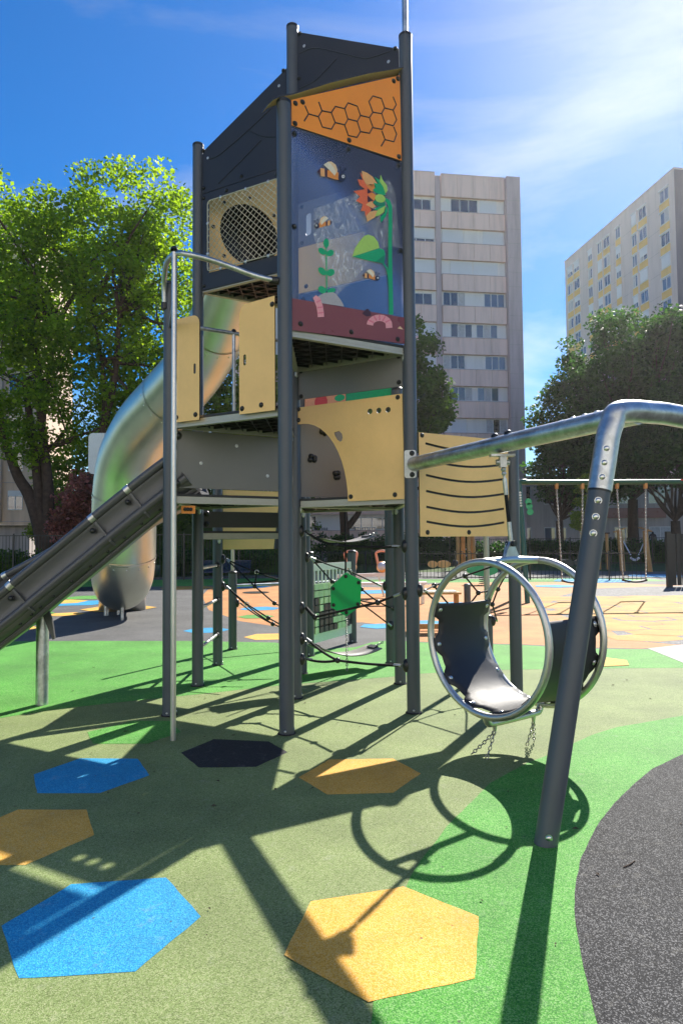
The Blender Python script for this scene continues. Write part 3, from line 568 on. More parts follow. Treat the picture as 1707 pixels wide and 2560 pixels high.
# curved roof board on the slope of the orange gable, black above and tan below
m = MB(); Aq = fr.w((-.12, 5.30)); 
prof = [(-.17, 5.255), (-.13, 5.335), (-.06, 5.395), (.06, 5.452), (.45, 5.745), (.98, 6.112), (1.27, 6.10)]
prof = [(-.17, 5.27), (-.12, 5.345), (-.04, 5.402), (.07, 5.46), (.5, 5.765), (1.0, 6.03+.06), (1.255, 6.115)]
prof = [(-.165, 5.285), (-.115, 5.345), (-.04, 5.40), (.07, 5.452), (.45, 5.69), (.85, 5.915), (1.255, 6.115)]
vs = []; w0, w1 = .035, -.10
for q in prof: vs += [fr.w(q, w0), fr.w(q, w1)]
vt = [v+UP*.014 for v in vs]; k = len(prof)
m.add(vt, [(2*i, 2*i+1, 2*i+3, 2*i+2) for i in range(k-1)], 0, True); m.add(vs, [(2*i, 2*i+2, 2*i+3, 2*i+1) for i in range(k-1)], 1, True)
for i in range(k-1):
    for s_ in (0, 1): m.add([vs[2*i+s_], vs[2*i+2+s_], vt[2*i+2+s_], vt[2*i+s_]], [(0, 1, 2, 3)], 0)
m.add([vs[0], vs[1], vt[1], vt[0]], [(0, 1, 2, 3)], 0); m.add([vs[-2], vs[-1], vt[-1], vt[-2]], [(0, 1, 2, 3)], 0)
m.build('roof_board', ['black_board', 'tan_board'], tower, 'curved black roof board with a tan underside')
# ---- back right face I-R
ir = Face('I', 'R')
fin = ir.panel('roof_fin', [(g0, 5.125), (g1, 5.125), (g1, 6.365), (g0, 6.985)], BLK, .014, label='black roof fin with engraved lines, right of the tall post')
gr = lambda f, l, par: MB().tube([f.w(q, .0075) for q in l], .006, 6).build('engraved_line', 'black_plastic', par)
Z1i = lambda x, y: ir.px(380+.4464*x, .4464*y)
gr(ir, smooth([V(*Z1i(*p), 0) for p in ((830,300),(905,272),(1000,285),(1180,328),(1250,318),(1335,288))], 4), fin); gr(ir, smooth([V(*Z1i(*p), 0) for p in ((1035,330),(970,400),(910,458),(830,497))], 4), fin)
ir.bolts(fin, [Z1i(854,259), Z1i(1325,347)], .008, RIVET, 'rivet', (.7,)*3); ir.bolts(fin, [Z1i(828,190), Z1i(825,440), Z1i(1362,275)], .010)
slot = lambda cx, cz, w, h: rrect(cx-w/2, cz-h/2, cx+w/2, cz+h/2, min(w, h)/2-.001, 4)
pn = ir.panel('grey_panel', rect(g0, 4.66, g1, 5.118), GREY, holes=[slot(.19, 4.88, .07, .24)]); ir.bolts(pn, [(.11, 5.08), (.11, 4.70), (g1-.05, 4.70)])
pn = ir.panel('tan_panel', rect(g0, 4.17, g1, 4.652), TAN); ir.bolts(pn, [(.16, 4.23), (g1-.06, 4.60), (g1-.1, 4.40)])
pn = ir.panel('dark_window', rect(g0, 3.44, g1, 4.16), ['window_glass', 'black_board'], .01); ir.bolts(pn, [(.12, 4.10), (g1-.05, 4.06)])
pn = ir.panel('grey_panel', rect(g0-.02, 3.06, g1, 3.40), GREY, label='dark grey board under the printed clear sheet'); ir.bolts(pn, [(.09, 3.35), (.09, 3.09), (g1-.04, 3.35), (g1-.04, 3.10)])
# big tan arch board with three round holes
u875 = ir.px(872, 1240)[0]; arcpts = []
for i in range(13):
    a = math.radians(90-90*i/12); arcpts.append((.12+(u875-.12)*math.cos(a), 1.985+(2.80-1.985)*math.sin(a)))
out = [(g0-.03, 2.80)]+arcpts+[(g1+.01, 1.985), (g1, 2.985), (g0-.03, 2.975)]
teard = [ir.px(*p) for p in ((838,1082),(850,1078),(857,1085),(859,1094),(857,1102),(853,1105),(846,1100),(840,1090))]
pn = ir.panel('arch_panel', out, TAN, holes=[circ(*ir.px(927,1029), .027), circ(*ir.px(949,1027), .027), circ(*ir.px(972,1025), .027), teard], off=.012, label='tan board with quarter arch cut-out and three round holes')
ir.bolts(pn, [ir.px(749,1024), ir.px(749,1051), ir.px(996,994), ir.px(879,1242), ir.px(989,1237)], .021)
# ---- left tall face ML-I: fin, net window
mi = Face('ML', 'I')
fin = mi.panel('roof_fin', [(g0, 5.575), (g1, 5.575), (g1, 6.64), (.09, 6.075), (g0, 6.03)], BLK, .014, label='black sloping roof fin above the rope net window')
Z1m = lambda x, y: mi.px(380+.4464*x, .4464*y)
gr(mi, smooth([V(*Z1m(*p), 0) for p in ((325,893),(370,875),(430,828),(540,732),(690,590))], 4), fin); gr(mi, [Z1m(615,785), Z1m(500,905), Z1m(375,1030)], fin); gr(mi, smooth([V(*Z1m(*p), 0) for p in ((550,735),(620,765),(690,768))], 4), fin)
mi.bolts(fin, [Z1m(315,886), Z1m(713,482)], .008, RIVET, 'rivet', (.7,)*3); mi.bolts(fin, [Z1m(292,1055), Z1m(503,988), Z1m(290,845), Z1m(738,398)], .010)
fo = rect(g0-.03, 4.45, g1, 5.565); fi = rect(.155, 4.635, g1-.085, 5.475)
pn = mi.panel('net_frame', fo, GREY[1:]*2, .02, holes=[fi]); mi.bolts(pn, [(.09, 5.52), (.42, 5.52), (.10, 4.50), (1.1, 5.52)], .012)
nu0, nu1, nz0, nz1 = .165, g1-.095, 4.645, 5.455
m = MB(); m.tube([mi.w(q, .03) for q in rrect(nu0, nz0, nu1, nz1, .04, 3)], .0065, 6, closed=True); net = m.build('rope_net', 'net_rope', tower, 'cream rope net stretched over the round tube entrance')
def clipline(p, d):
    t0, t1 = -9, 9
    for o, dd, lo, hi in ((p[0], d[0], nu0, nu1), (p[1], d[1], nz0, nz1)):
        a, b = (lo-o)/dd, (hi-o)/dd
        if a > b: a, b = b, a
        t0 = max(t0, a); t1 = min(t1, b)
    return (t0, t1)
for sgn in (1, -1):
    k = -14
    while k < 15:
        p = ((nu0+nu1)/2+k*.078, (nz0+nz1)/2); d = (.72*sgn, .69); t0, t1 = clipline(p, d)
        if t1-t0 > .03:
            m = MB(); m.tube([mi.w((p[0]+d[0]*t, p[1]+d[1]*t), .03+.003*sgn) for t in (t0, (t0+t1)/2, t1)], .0030, 5); m.build('strand', 'net_rope', net)
        k += 1
for q in ((nu0, 5.2), (nu0, 4.85), (.35, nz1), (.7, nz1), (1.0, nz1), (.35, nz0), (.7, nz0), (1.0, nz0)): inst(RIVET, 'net_clip', net, mi.w(q, .03), mi.n.to_track_quat('Z', 'Y'), (.8,)*3)
# round tube entrance board behind the net, on ML-M2
mm = Face('ML', 'M2')
pn = mm.panel('tube_entrance_panel', rect(g0, 4.55, g1, 6.05), TAN, .018, holes=[circ(.63, 5.25, .37, 40)], label='tan board with the round black tube entrance')
m = MB(); ring = [(.37, 0), (.40, 0)]
mm.bolts(pn, [(.63+.45*math.cos(a), 5.25+.45*math.sin(a)) for a in [i*math.pi/4 for i in range(8)]], .010)
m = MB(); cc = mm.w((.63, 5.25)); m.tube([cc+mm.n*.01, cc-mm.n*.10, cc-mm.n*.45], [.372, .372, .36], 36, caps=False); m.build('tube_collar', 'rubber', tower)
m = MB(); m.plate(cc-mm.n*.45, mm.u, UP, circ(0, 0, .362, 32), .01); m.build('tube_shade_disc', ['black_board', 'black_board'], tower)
# ---- front left face L-F: two tan boards, slots
lf = Face('L', 'F')
b1 = rrect(.09, 2.705, .39, 3.675, .075, 5, (0, 1, 0, 0))
pn = lf.panel('gate_panel', b1, TAN, .016, holes=[slot(.335, 3.18, .026, .095)], off=.03, label='narrow tan board with rounded corner and hand slot'); lf.bolts(pn, [(.115, 2.75), (.345, 2.755)], .039)
b2 = [(.845, 2.705), (g1-.01, 2.705), (g1-.01, 3.69), (.90, 3.675), (.865, 3.65), (.845, 3.60)]
pn = lf.panel('gate_panel', b2, TAN, .016, holes=[slot(.905, 3.18, .028, .095)], off=.03, label='wide tan board with hand slot beside the front post'); lf.bolts(pn, [(.875, 2.755), (1.08, 2.765), (g1-.035, 3.62)], .039)
# grey board L-I and small boards
li = Face('L', 'I')
pn = li.panel('grey_panel', rect(g0-.02, 2.108, g1, 2.655), GREY, label='broad grey board under the raised deck'); li.bolts(pn, [(.07, 2.60), (.07, 2.15)], .016, None, 'bolt', (1.7,)*3)
li.bolts(pn, [li.px(*p) for p in ((502,1158),(591,1115),(668,1190))], .009, RIVET, 'rivet', (.7,)*3)
mlm = Face('ML', 'M2')
pn = mlm.panel('dark_panel', rect(g0, 1.763, g1, 1.945), ['dark_board', 'dark_board'], .016); mlm.bolts(pn, [(.1, 1.92), (.1, 1.80)], .012, None, 'bolt', (1.6,)*3)
aq = Face('A', 'Q')
pn = aq.panel('tan_panel', [(g0, 1.5), (.80, 1.5), (.90, 2.29), (g0, 2.29)], TAN); pn = aq.panel('dark_panel', [(.82, 1.5), (g1, 1.5), (g1, 2.29), (.92, 2.29)], BLK)
# climbing wall seen through the arch, on I-N
inn = Face('I', 'N')
pn = inn.panel('climbing_panel', rect(g0, 2.06, g1, 2.95), GREY, .018, label='grey climbing board with black holds behind the arch')
def hold(q):
    m = MB(); c = inn.w(q, .012); rr = random.Random(int(q[0]*999))
    for k in range(4):
        a = k*1.7+rr.random(); m.dome(c+inn.u*.028*math.cos(a)+UP*.028*math.sin(a), .030, inn.n, .035, 10, 3)
    m.build('climbing_hold', 'black_plastic', pn)
for p in ((779,1147), (840,1188), (808,1078)): hold(inn.px(*p))
mn = Face('M2', 'N')
pn = mn.panel('salmon_panel', rect(g0, 3.15, .64, 3.80), ['salmon_board', 'board_edge']); mn.print_('fruit_print', circ(.30, 3.66, .05), 'red_print', pn, .01); mn.print_('fruit_print', circ(.45, 3.68, .05), 'p_orange', pn, .01); mn.print_('fruit_print', circ(.30, 3.28, .09), 'red_print', pn, .01); mn.print_('leaf_print', el(.56, 3.30, .07, .04), 'p_green', pn, .01)
mn.panel('green_panel', rect(.645, 3.15, g1, 3.80), ['green_board', 'board_edge'])
# wave board R-W with six curved slots
rw = Face('R', 'W')
slots = []
for i, z in enumerate((2.515, 2.362, 2.213, 2.062, 1.912, 1.772)):
    top = [(.155+(.99)*t, z-.045*math.sin(math.pi*t)+.018*(1-t)*0) for t in [j/10 for j in range(11)]]
    slots.append(ribbon(top, .022))
pn = rw.panel('wave_panel', rect(g0+.01, 1.63, g1-.02, 2.615), TAN, .016, holes=slots, off=.02, label='tan board with six curved slots')
bk = rw.panel('wave_backing', rect(g0+.06, 1.68, g1-.07, 2.575), BLK, .006, parent=pn, off=.002)
rw.bolts(pn, [rw.px(1050,1089), rw.px(1064,1331), rw.px(1167,1331)], .029)
# ---- decks: triangular platforms with alloy edge profile, black ribbed tray below
def deck(a, b, c, z, nm='deck'):
    T = [P[a], P[b], P[c]]; cen = (T[0]+T[1]+T[2])/3
    ins = lambda p, k: cen+(p-cen)*k
    m = MB(); o = [ins(p, .93) for p in T]; m.sheet([(p.x, p.y, z) for p in o]); 
    d = m.build(nm, 'rubber', tower)
    for i in range(3):
        p, q = o[i], o[(i+1) % 3]; e = (q-p).normalized(); p1, q1 = p+e*.02, q-e*.02
        m = MB(); m.bar(p1+UP*(z-.050), q1+UP*(z-.050), .035, .058); nrm = e.cross(UP)
        if (p-cen).dot(nrm) < 0: nrm = -nrm
        m.bar(p1+UP*(z-.054)+nrm*.018, q1+UP*(z-.054)+nrm*.018, .006, .010); m.bar(p1+UP*(z-.083)+nrm*.004, q1+UP*(z-.083)+nrm*.004, .05, .008)
        m.build('edge_profile', 'alloy', d)
        m = MB(); m.bar(p1+UP*(z-.008), q1+UP*(z-.008), .050, .022); m.build('edge_strip', 'rubber', d)
    m = MB(); m.plate(V(0, 0, z-.03), V(1, 0, 0), V(0, 1, 0), [(ins(p, .86).x, ins(p, .86).y) for p in T], .02, (), 0, 0)
    for i in range(3):
        p, q, r = o[i], o[(i+1) % 3], o[(i+2) % 3]
        for t in (.14, .28, .42, .56, .7, .84):
            s0 = p.lerp(q, t); s1 = p.lerp(r, t); m.bar(s0+UP*(z-.052), s1+UP*(z-.052), .010, .026)
    m.build('deck_tray', 'black_plastic', d)
    for p in o: 
        m = MB(); m.cyl(p+UP*(z-.085), p+UP*(z-.125), .022, n=8); m.ball(p+UP*(z-.125), .02, 8); m.build('deck_clamp', 'galv', d)
    return d
deck('F', 'R', 'I', 3.43); deck('L', 'F', 'I', 2.75); deck('ML', 'I', 'M2', 4.52); deck('L', 'I', 'ML', 2.05); deck('I', 'R', 'N', 2.03); deck('ML', 'M2', 'A', 1.72); deck('I', 'N', 'M2', 2.03)
# ---- handrails and the fireman's pole
base = G(433, 1851); topz = 4.27
arch = [at(412, 765, 6.33), at(411, 700, 6.25), at(418, 655, 5.95), at(440, 634, 5.6), at(470, 636, 5.52), at(520, 648, 5.55), at(580, 668, 5.62), at(640, 690, 5.66), at(692, 703, 5.70)]
topz = arch[3].z
m = MB(); m.tube(smooth(arch, 6), .024, 12); rail = m.build('arched_rail', 'galv', tower, 'bent galvanised rail from the left post to the front post')
m = MB(); m.cyl(arch[-1]-V(.06, 0, -.01), arch[-1]+V(.02, 0, 0), .033, n=14); m.build('rail_socket', 'black_plastic', rail)
m = MB(); m.cyl(arch[0]-UP*.03, arch[0]+UP*.03, .033, n=14); m.build('rail_socket', 'black_plastic', rail)
m = MB(); m.cyl((base.x, base.y, 0), (base.x, base.y, topz), .0225, n=16); pole = m.build('fireman_pole', 'steel', tower, 'slim steel sliding pole in front of the left post')
m = MB(); m.dome((base.x, base.y, topz+.02), .034, UP, .034, 12, 4); m.build('pole_knob', 'black_plastic', pole)
m = MB(); m.bar(V(base.x, base.y, 3.62), V(P['L'].x, P['L'].y, 3.62), .03, .03); m.build('pole_strut', 'galv', pole)
m = MB(); m.tube([li.w((.08, 3.665)), li.w((.60, 3.665)), li.w((1.2, 3.665))], .019, 10); r2 = m.build('guard_rail', 'galv', tower)
q = li.px(585, 1010); m = MB(); m.cyl(li.w((q[0]+.0, 2.76)), li.w((q[0], 3.665)), .0165, n=12); m.build('guard_upright', 'galv', r2)
m = MB(); m.dome(li.w((q[0], 3.68)), .026, UP, .03, 12, 4); m.build('pole_knob', 'black_plastic', r2)
# ---- ladder rungs between the two left rear posts
for z in (1.30, .85, .40):
    m = MB(); a, b = P['ML'], P['A']; e = (b-a).normalized(); m.cyl(a+e*.06+UP*z, b-e*.06+UP*z, .02, n=12); r = m.build('rung', 'galv', tower)
    m = MB(); m.cyl(b-e*.11+UP*z, b-e*.055+UP*z, .034, .042, 14); m.build('rung_socket', 'black_plastic', r); m = MB(); m.cyl(a+e*.055+UP*z, a+e*.11+UP*z, .042, .034, 14); m.build('rung_socket', 'black_plastic', r)
m = MB(); m.cyl(P['C']+UP*1.12, P['C']+UP*2.05, .026, n=12); m.build('extension_pole', 'alloy', tower)
m = MB(); m.cyl(P['C']+V(.06, 0, .95), P['Q']+V(.45, 1.5, .95), .02, n=10); m.build('cross_rail', 'galv', tower)
# small orange warning plate under the left deck
m = MB(); c = at(466, 1273, 6.5); m.obox(c-V(.045, 0, .04), V(.12, .05, 0), V(-.01, .02, 0), V(0, 0, .075)); w = m.build('orange_plate', 'orange_board', tower)
m = MB()
for k in (-.02, .005, .03): m.dome(c+V(.012+k, -.004+k*.4, 0), .018, V(.38, -.92, 0), .01, 8, 3)
m.build('plate_stud', 'black_plastic', w)
# ------------------------------------------------------------------ galvanised swing frame in front, right
Bc = V(1.72, 3.93, 2.315); Br = P['R']+V(.02, -.06, 2.305); bd = (Bc-Br).normalized(); fu = V(-bd.y, bd.x, 0).normalized()
if fu.x < 0: fu = -fu
frame = thing('swing_stand', V(1.072, 3.59, 0), 'galvanised overhead beam with leaning dark leg at the right', 'swing frame')
m = MB(); m.cyl(Br, Bc, .066, n=28); beam = m.build('beam', 'galv', frame)
m = MB(); pl = P['R']+V(-.005, -.066, 2.305); m.plate(pl, V(1, -.1, 0), UP, rrect(-.06, -.13, .05, .13, .02, 3), .012, (), 0, 0); bp = m.build('beam_bracket', 'white_paint', frame)
for dz in (.10, -.10): inst(BOLT, 'bolt', bp, pl+V(.012, -.008, dz), V(0, -1, 0).to_track_quat('Z', 'Y'), (1.1,)*3)
legb = V(1.072, 3.59, 0); u0 = (legb-V(Bc.x, Bc.y, 0)).dot(fu)
def fp(u, z): return V(Bc.x, Bc.y, 0)+fu*u+UP*z
slope = (-.285-u0)/1.94
for sg in (1, -1):
    U = lambda z: (u0+slope*z) if sg > 0 else -(u0+slope*z)+.34
    m = MB(); m.cyl(fp(U(-.02), -.02), fp(U(1.88), 1.88), .0605, n=28); leg = m.build('leg', 'post_paint', frame)
    d = (fp(U(1.9), 1.9)-fp(U(0), 0)).normalized(); side = d.cross(V(0, -1, 0)).normalized()
    for z in (1.62, 1.71, 1.80): inst(RIVET, 'bolt', leg, fp(U(z), z)+V(-.02, -.058, 0), V(-.3, -1, 0).to_track_quat('Z', 'Y'), (.85,)*3)
    inst(RIVET, 'bolt', leg, fp(U(.05), .05)+V(-.01, -.058, 0), V(-.15, -1, 0).to_track_quat('Z', 'Y'), (.8,)*3)
    m = MB(); m.cyl(fp(U(1.85), 1.85), fp(U(1.885), 1.885), .064, n=28); m.build('leg_collar', 'black_plastic', leg)
def U(z, sg=1): return sg*(u0+slope*z)
K = .34
top = [fp(U(1.86), 1.86), fp(U(2.0), 2.0), fp(U(2.10), 2.10), fp(U(2.17)+.005, 2.18), fp(U(2.2)+.03, 2.25), fp(-.17, 2.30), fp(-.07, 2.322), fp(.1, 2.326), fp(.25, 2.325), fp(.17+K, 2.30), fp(-U(2.2)-.03+K, 2.25), fp(-U(2.17)-.005+K, 2.18), fp(-U(2.1)+K, 2.10), fp(-U(2.0)+K, 2.0), fp(-U(1.86)+K, 1.86)]
m = MB(); m.tube(smooth(top, 4), .066, 28); head = m.build('frame_head', 'galv', frame)
for z in (1.93, 2.01, 2.09): inst(RIVET, 'bolt', head, fp(U(z), z)+V(-.02, -.064, 0), V(-.3, -1, 0).to_track_quat('Z', 'Y'), (.85,)*3)
for t in (.80, .84, .88): inst(RIVET, 'bolt', beam, Br.lerp(Bc, t)+UP*.064, UP.to_track_quat('Z', 'Y'), (1.0,)*3)
# ------------------------------------------------------------------ tunnel swing
Ra, Rb = at(1211, 1597, 4.95), at(1347, 1584, 5.32); Rb.z = Ra.z; ax = (Rb-Ra); AL = ax.length; ax = ax.normalized(); sx = ax.cross(UP).normalized()
if sx.x > 0: sx = -sx            # sx points to the left as seen
RR = .552
hub = (Ra+Rb)/2
sw = thing('tunnel_swing', V(hub.x, hub.y, .43), 'tunnel swing of two steel rings joined by a black rubber sheet', 'swing')
def rp(c, th, r=RR): return c+sx*(-math.cos(th))*r*-1*-1+UP*math.sin(th)*r      # th=0 right, pi left
for c in (Ra, Rb):
    m = MB(); m.tube([rp(c, 2*math.pi*i/56) for i in range(56)], .0265, 12, closed=True); m.build('ring', 'steel', sw)
m = MB(); m.tube([Ra+UP*RR+ax*-.0, hub+UP*(RR+.012), Rb+UP*RR], .0265, 12); m.build('top_bar', 'steel', sw)
m = MB(); m.tube(smooth([Ra+UP*-RR, Ra+ax*.02-UP*(RR+.045), Ra+ax*.09-UP*(RR+.06), Rb-ax*.09-UP*(RR+.06), Rb-ax*.02-UP*(RR+.045), Rb-UP*RR], 4), .0265, 12); bb = m.build('bottom_bar', 'steel', sw)
th0, th1 = math.radians(155), math.radians(378); nn = 72; vs = []; bolts = [math.radians(161)+i*(math.radians(372)-math.radians(161))/7 for i in range(8)]
for i in range(nn+1):
    th = th0+(th1-th0)*i/nn; dmin = min(abs(th-b) for b in bolts); gap = .5*(bolts[1]-bolts[0]); x = min(1, dmin/gap)
    inset = .004+.050*max(0, min(1, (x-.42)/.16)) 
    for k in range(9):
        w = inset+(AL-2*inset)*k/8; r = RR-.030-.02*math.sin(math.pi*k/8)*(1 if True else 0); vs.append(rp(Ra, th, r)+ax*w)
m = MB(); fs = [(i*9+k, i*9+k+1, (i+1)*9+k+1, (i+1)*9+k) for i in range(nn) for k in range(8)]
m.add(vs, fs, 0, True); sheet = m.build('rubber_sheet', 'rubber', sw); md = sheet.modifiers.new('thickness', 'SOLIDIFY'); md.thickness = .010; md.offset = 0
for b in bolts:
    for c, s_ in ((Ra, 1), (Rb, -1)):
        for sd in (1, -1): inst(RIVET, 'sheet_bolt', sheet, rp(c, b, RR-.030-sd*.007)+ax*s_*.045, (-sd*(rp(c, b)-c)).to_track_quat('Z', 'Y')if sd > 0 else (rp(c, b)-c).to_track_quat('Z', 'Y'), (.9,)*3)
# hinge plate, hanger, beam joint
hp = hub+UP*(RR+.03); bx = bd
m = MB(); m.plate(hp-V(0, 0, .0), ax, UP, [(-.085, -.01), (.085, -.01), (.035, .085), (.02, .115), (-.02, .115), (-.035, .085)], .02, (), 0, 0); m.plate(hp+sx*.03, ax, UP, [(-.06, -.01), (.06, -.01), (.03, .085), (.018, .11), (-.018, .11), (-.03, .085)], .008, (), 0, 0); m.build('hinge_plate', 'galv', sw)
tb = (hub-V(Br.x, Br.y, hub.z)).dot(V(bd.x, bd.y, 0).normalized())/V(bd.x, bd.y, 0).length
bj = Br+bd*((V(hub.x-Br.x, hub.y-Br.y, 0)).dot(bd)); htop = V(bj.x, bj.y, bj.z-.07); hbot = hp+UP*.10
m = MB(); m.cyl(hbot+sx*-.04, hbot+sx*.04, .022, n=12); m.build('hinge_pin', 'black_plastic', sw)
L_ = lambda t: hbot.lerp(htop, t)
m = MB(); m.cyl(L_(.02), L_(.24), .0165, n=12); m.build('hanger_sleeve', 'galv', sw); m = MB(); m.cyl(L_(.54), L_(.72), .0165, n=12); m.build('hanger_sleeve', 'galv', sw)
m = MB(); m.tube([L_(.23), L_(.4), L_(.55)], .0145, 10); m.build('hanger_rope', 'rope', sw)
m = MB(); m.cyl(L_(.72), L_(.84), .009, n=8); m.ball(L_(.775), .018, 8); m.ball(L_(.82), .02, 8); m.box(L_(.91), .05, .06, .09); m.cyl(L_(.90)-V(.05, 0, 0), L_(.90)+V(.05, 0, 0), .022, n=10); m.obox(L_(.965)-V(.09, .04, 0), V(.18, 0, 0), V(0, .08, 0), V(0, 0, .016)); m.build('swivel_joint', 'galv', sw)
for k in (-.05, .05):
    m = MB(); m.dome(bj+bd*k*1.6+UP*.064, .032, UP, .032, 12, 4); m.build('beam_cap_nut', 'black_plastic', frame)
def chain(mb, pts, r=.0042, ln_=.032, wd=.011):
    pts = [Vector(p) for p in pts]; seg = []; 
    for a, b in zip(pts[:-1], pts[1:]):
        L0 = (b-a).length; n = max(1, int(L0/(ln_*.78)))
        for i in range(n): seg.append((a.lerp(b, (i+.5)/n), (b-a).normalized()))
    for i, (c, d) in enumerate(seg):
        x, y = perp(d); x = x if i % 2 else y
        mb.tube([c+d*math.sin(t)*ln_/2+x*math.cos(t)*wd for t in [2*math.pi*k/8 for k in range(8)]], r, 5, closed=True)
for c, s_, feet in ((Ra, .09, ((1172, 1888), (1213, 1902))), (Rb, -.09, ((1314, 1868), (1334, 1857)))):
    t0 = c+ax*s_-UP*(RR+.08); m = MB(); m.cyl(t0+UP*.03, t0-UP*.04, .022, .012, 8); m.build('chain_lug', 'steel', bb)
    for fx in feet:
        g_ = G(*fx); g_ = t0.lerp(g_, 1.0); e = V(t0.x, t0.y, 0).lerp(g_, .9); m = MB(); chain(m, [t0-UP*.04, e.lerp(t0, .5)-UP*.02, V(e.x, e.y, .012)]); m.build('anchor_chain', 'chain_steel', sw, kind='stuff')
# ------------------------------------------------------------------ polished tube slide, far left
path = [(mm.w((.63, 5.25))-mm.n*.25, .40), (at(600, 660, 8.7), .40), (at(572, 745, 9.4), .42), (at(535, 840, 10.2), .45), (at(490, 918, 11.0), .485), (at(430, 990, 11.9), .525), (at(365, 1065, 12.8), .565), (at(325, 1150, 13.4), .60), (at(312, 1240, 13.7), .615), (at(311, 1330, 13.9), .63), (at(309, 1400, 14.05), .635), (at(307, 1440, 14.3), .62), (at(304, 1458, 14.8), .58), (at(300, 1462, 15.6), .54), (at(297, 1468, 16.2), .52)]
tube = thing('tube_slide', V(-4.6, 14.3, 0), 'polished steel tube slide winding down behind the tower', 'tube slide')
cen = smooth([p for p, r in path], 5); rad = [v.x for v in smooth([V(r, 0, 0) for p, r in path], 5)]
cuts = [0, 14, 25, 40, 49, len(cen)-1]
for a, b in zip(cuts[:-1], cuts[1:]):
    m = MB(); m.tube(cen[a:b+1], rad[a:b+1], 48, caps=False); m.build('tube_section', 'tube_steel', tube)
for i in cuts[1:-1]:
    d = (cen[i+1]-cen[i-1]).normalized(); m = MB(); m.cyl(cen[i]-d*.016, cen[i]+d*.016, rad[i]+.014, rad[i]+.014, 48, caps=False); m.build('joint_flange', 'steel', tube)
    x, y = perp(d)
    for k in range(0, 16): inst(RIVET, 'flange_rivet', tube, cen[i]+d*.10+(x*math.cos(k*math.pi/8)+y*math.sin(k*math.pi/8))*(rad[i]+.002), (x*math.cos(k*math.pi/8)+y*math.sin(k*math.pi/8)).to_track_quat('Z', 'Y'), (.9,)*3)
ex = cen[-1]; m = MB(); q = [V(ex.x+.56*math.cos(t), 16.5+.4*math.sin(t), 0) for t in [math.pi+math.pi*i/16 for i in range(17)]]
m.add([p for p in q]+[p+UP*.62 for p in q], [(i, i+1, 18+i, 17+i) for i in range(16)], 0, True); hood = m.build('exit_hood', 'steel', tube); md = hood.modifiers.new('thickness', 'SOLIDIFY'); md.thickness = .02
for (x, y) in ((296, 1537), (306, 1551)):
    g_ = G(x, y); m = MB(); m.cyl(g_, g_+UP*.5, .030, n=12); m.build('support_leg', 'galv', tube)
hexat(298, 1522, .9, 'rubber_orange', .25)
m = MB(); m.plate(at(250, 1134, 15.2), V(1, .1, 0), UP, rrect(-.24, -.46, .3, .46, .10, 4), .05, (), 0, 0); bbd = m.build('backboard', 'backboard_plastic', None, 'pale blue rounded panel beside the bend of the tube slide', 'panel', org=at(250, 1134, 15.2)-UP*3)
m = MB(); m.cyl(V(ORG[bbd].x+.15, 15.26, 0), V(ORG[bbd].x+.15, 15.26, at(250, 1134, 15.2).z), .05, n=12); m.build('panel_post', 'galv', bbd)
# ------------------------------------------------------------------ grey plastic slide, left
slide = thing('plastic_slide', V(-2.98, 6.84, 0), 'dark grey moulded plastic slide running down to the left', 'slide')
def lane(y0, y1, pth, near=True):
    """pth: rail-top points (x, z)"""
    pts = smooth([V(x, 0, z) for x, z in pth], 5); fr_ = []
    for i, p in enumerate(pts):
        t = (pts[min(i+1, len(pts)-1)]-pts[max(i-1, 0)]).normalized(); n = V(t.z, 0, -t.x)
        if n.z < 0: n = -n
        fr_.append((p, n))
    w = y1-y0
    prof = [(0, -.02), (.012, -.10), (.035, -.17), (.012, -.235), (.0, -.27), (.02, -.33), (.10, -.375), (w-.10, -.375), (w, -.30), (w, -.02), (w-.03, -.02), (w-.035, -.24), (w-.09, -.315), (.09, -.315), (.045, -.26), (.05, -.17), (.03, -.10), (.03, -.02)]
    if not near: prof = prof[:]
    return fr_, prof
def sweep(fr_, prof, y0, a, b, nm, par):
    m = MB(); k = len(prof); vs = []
    for p, n in fr_[a:b+1]:
        for (u, h_) in prof: vs.append(V(p.x, y0+u, p.z)+n*h_)
    L0 = b-a+1; m.add(vs, [(i*k+j, i*k+(j+1) % k, (i+1)*k+(j+1) % k, (i+1)*k+j) for i in range(L0-1) for j in range(k)], 0, True)
    m.add(vs[:k], [tuple(range(k))], 0); m.add(vs[-k:], [tuple(range(k))[::-1]], 0)
    return m.build(nm, 'slide_plastic', par)
near_pts = [(-1.62, 2.43), (-1.80, 2.30), (-2.20, 1.985), (-2.60, 1.655), (-3.02, 1.315), (-3.25, 1.12), (-3.6, .86), (-3.95, .64), (-4.35, .52), (-4.8, .50)]
far_pts = [(-1.62, 2.42), (-2.2, 2.12), (-3.0, 1.675), (-3.75, 1.275), (-4.4, .95), (-4.9, .75), (-5.4, .6)]
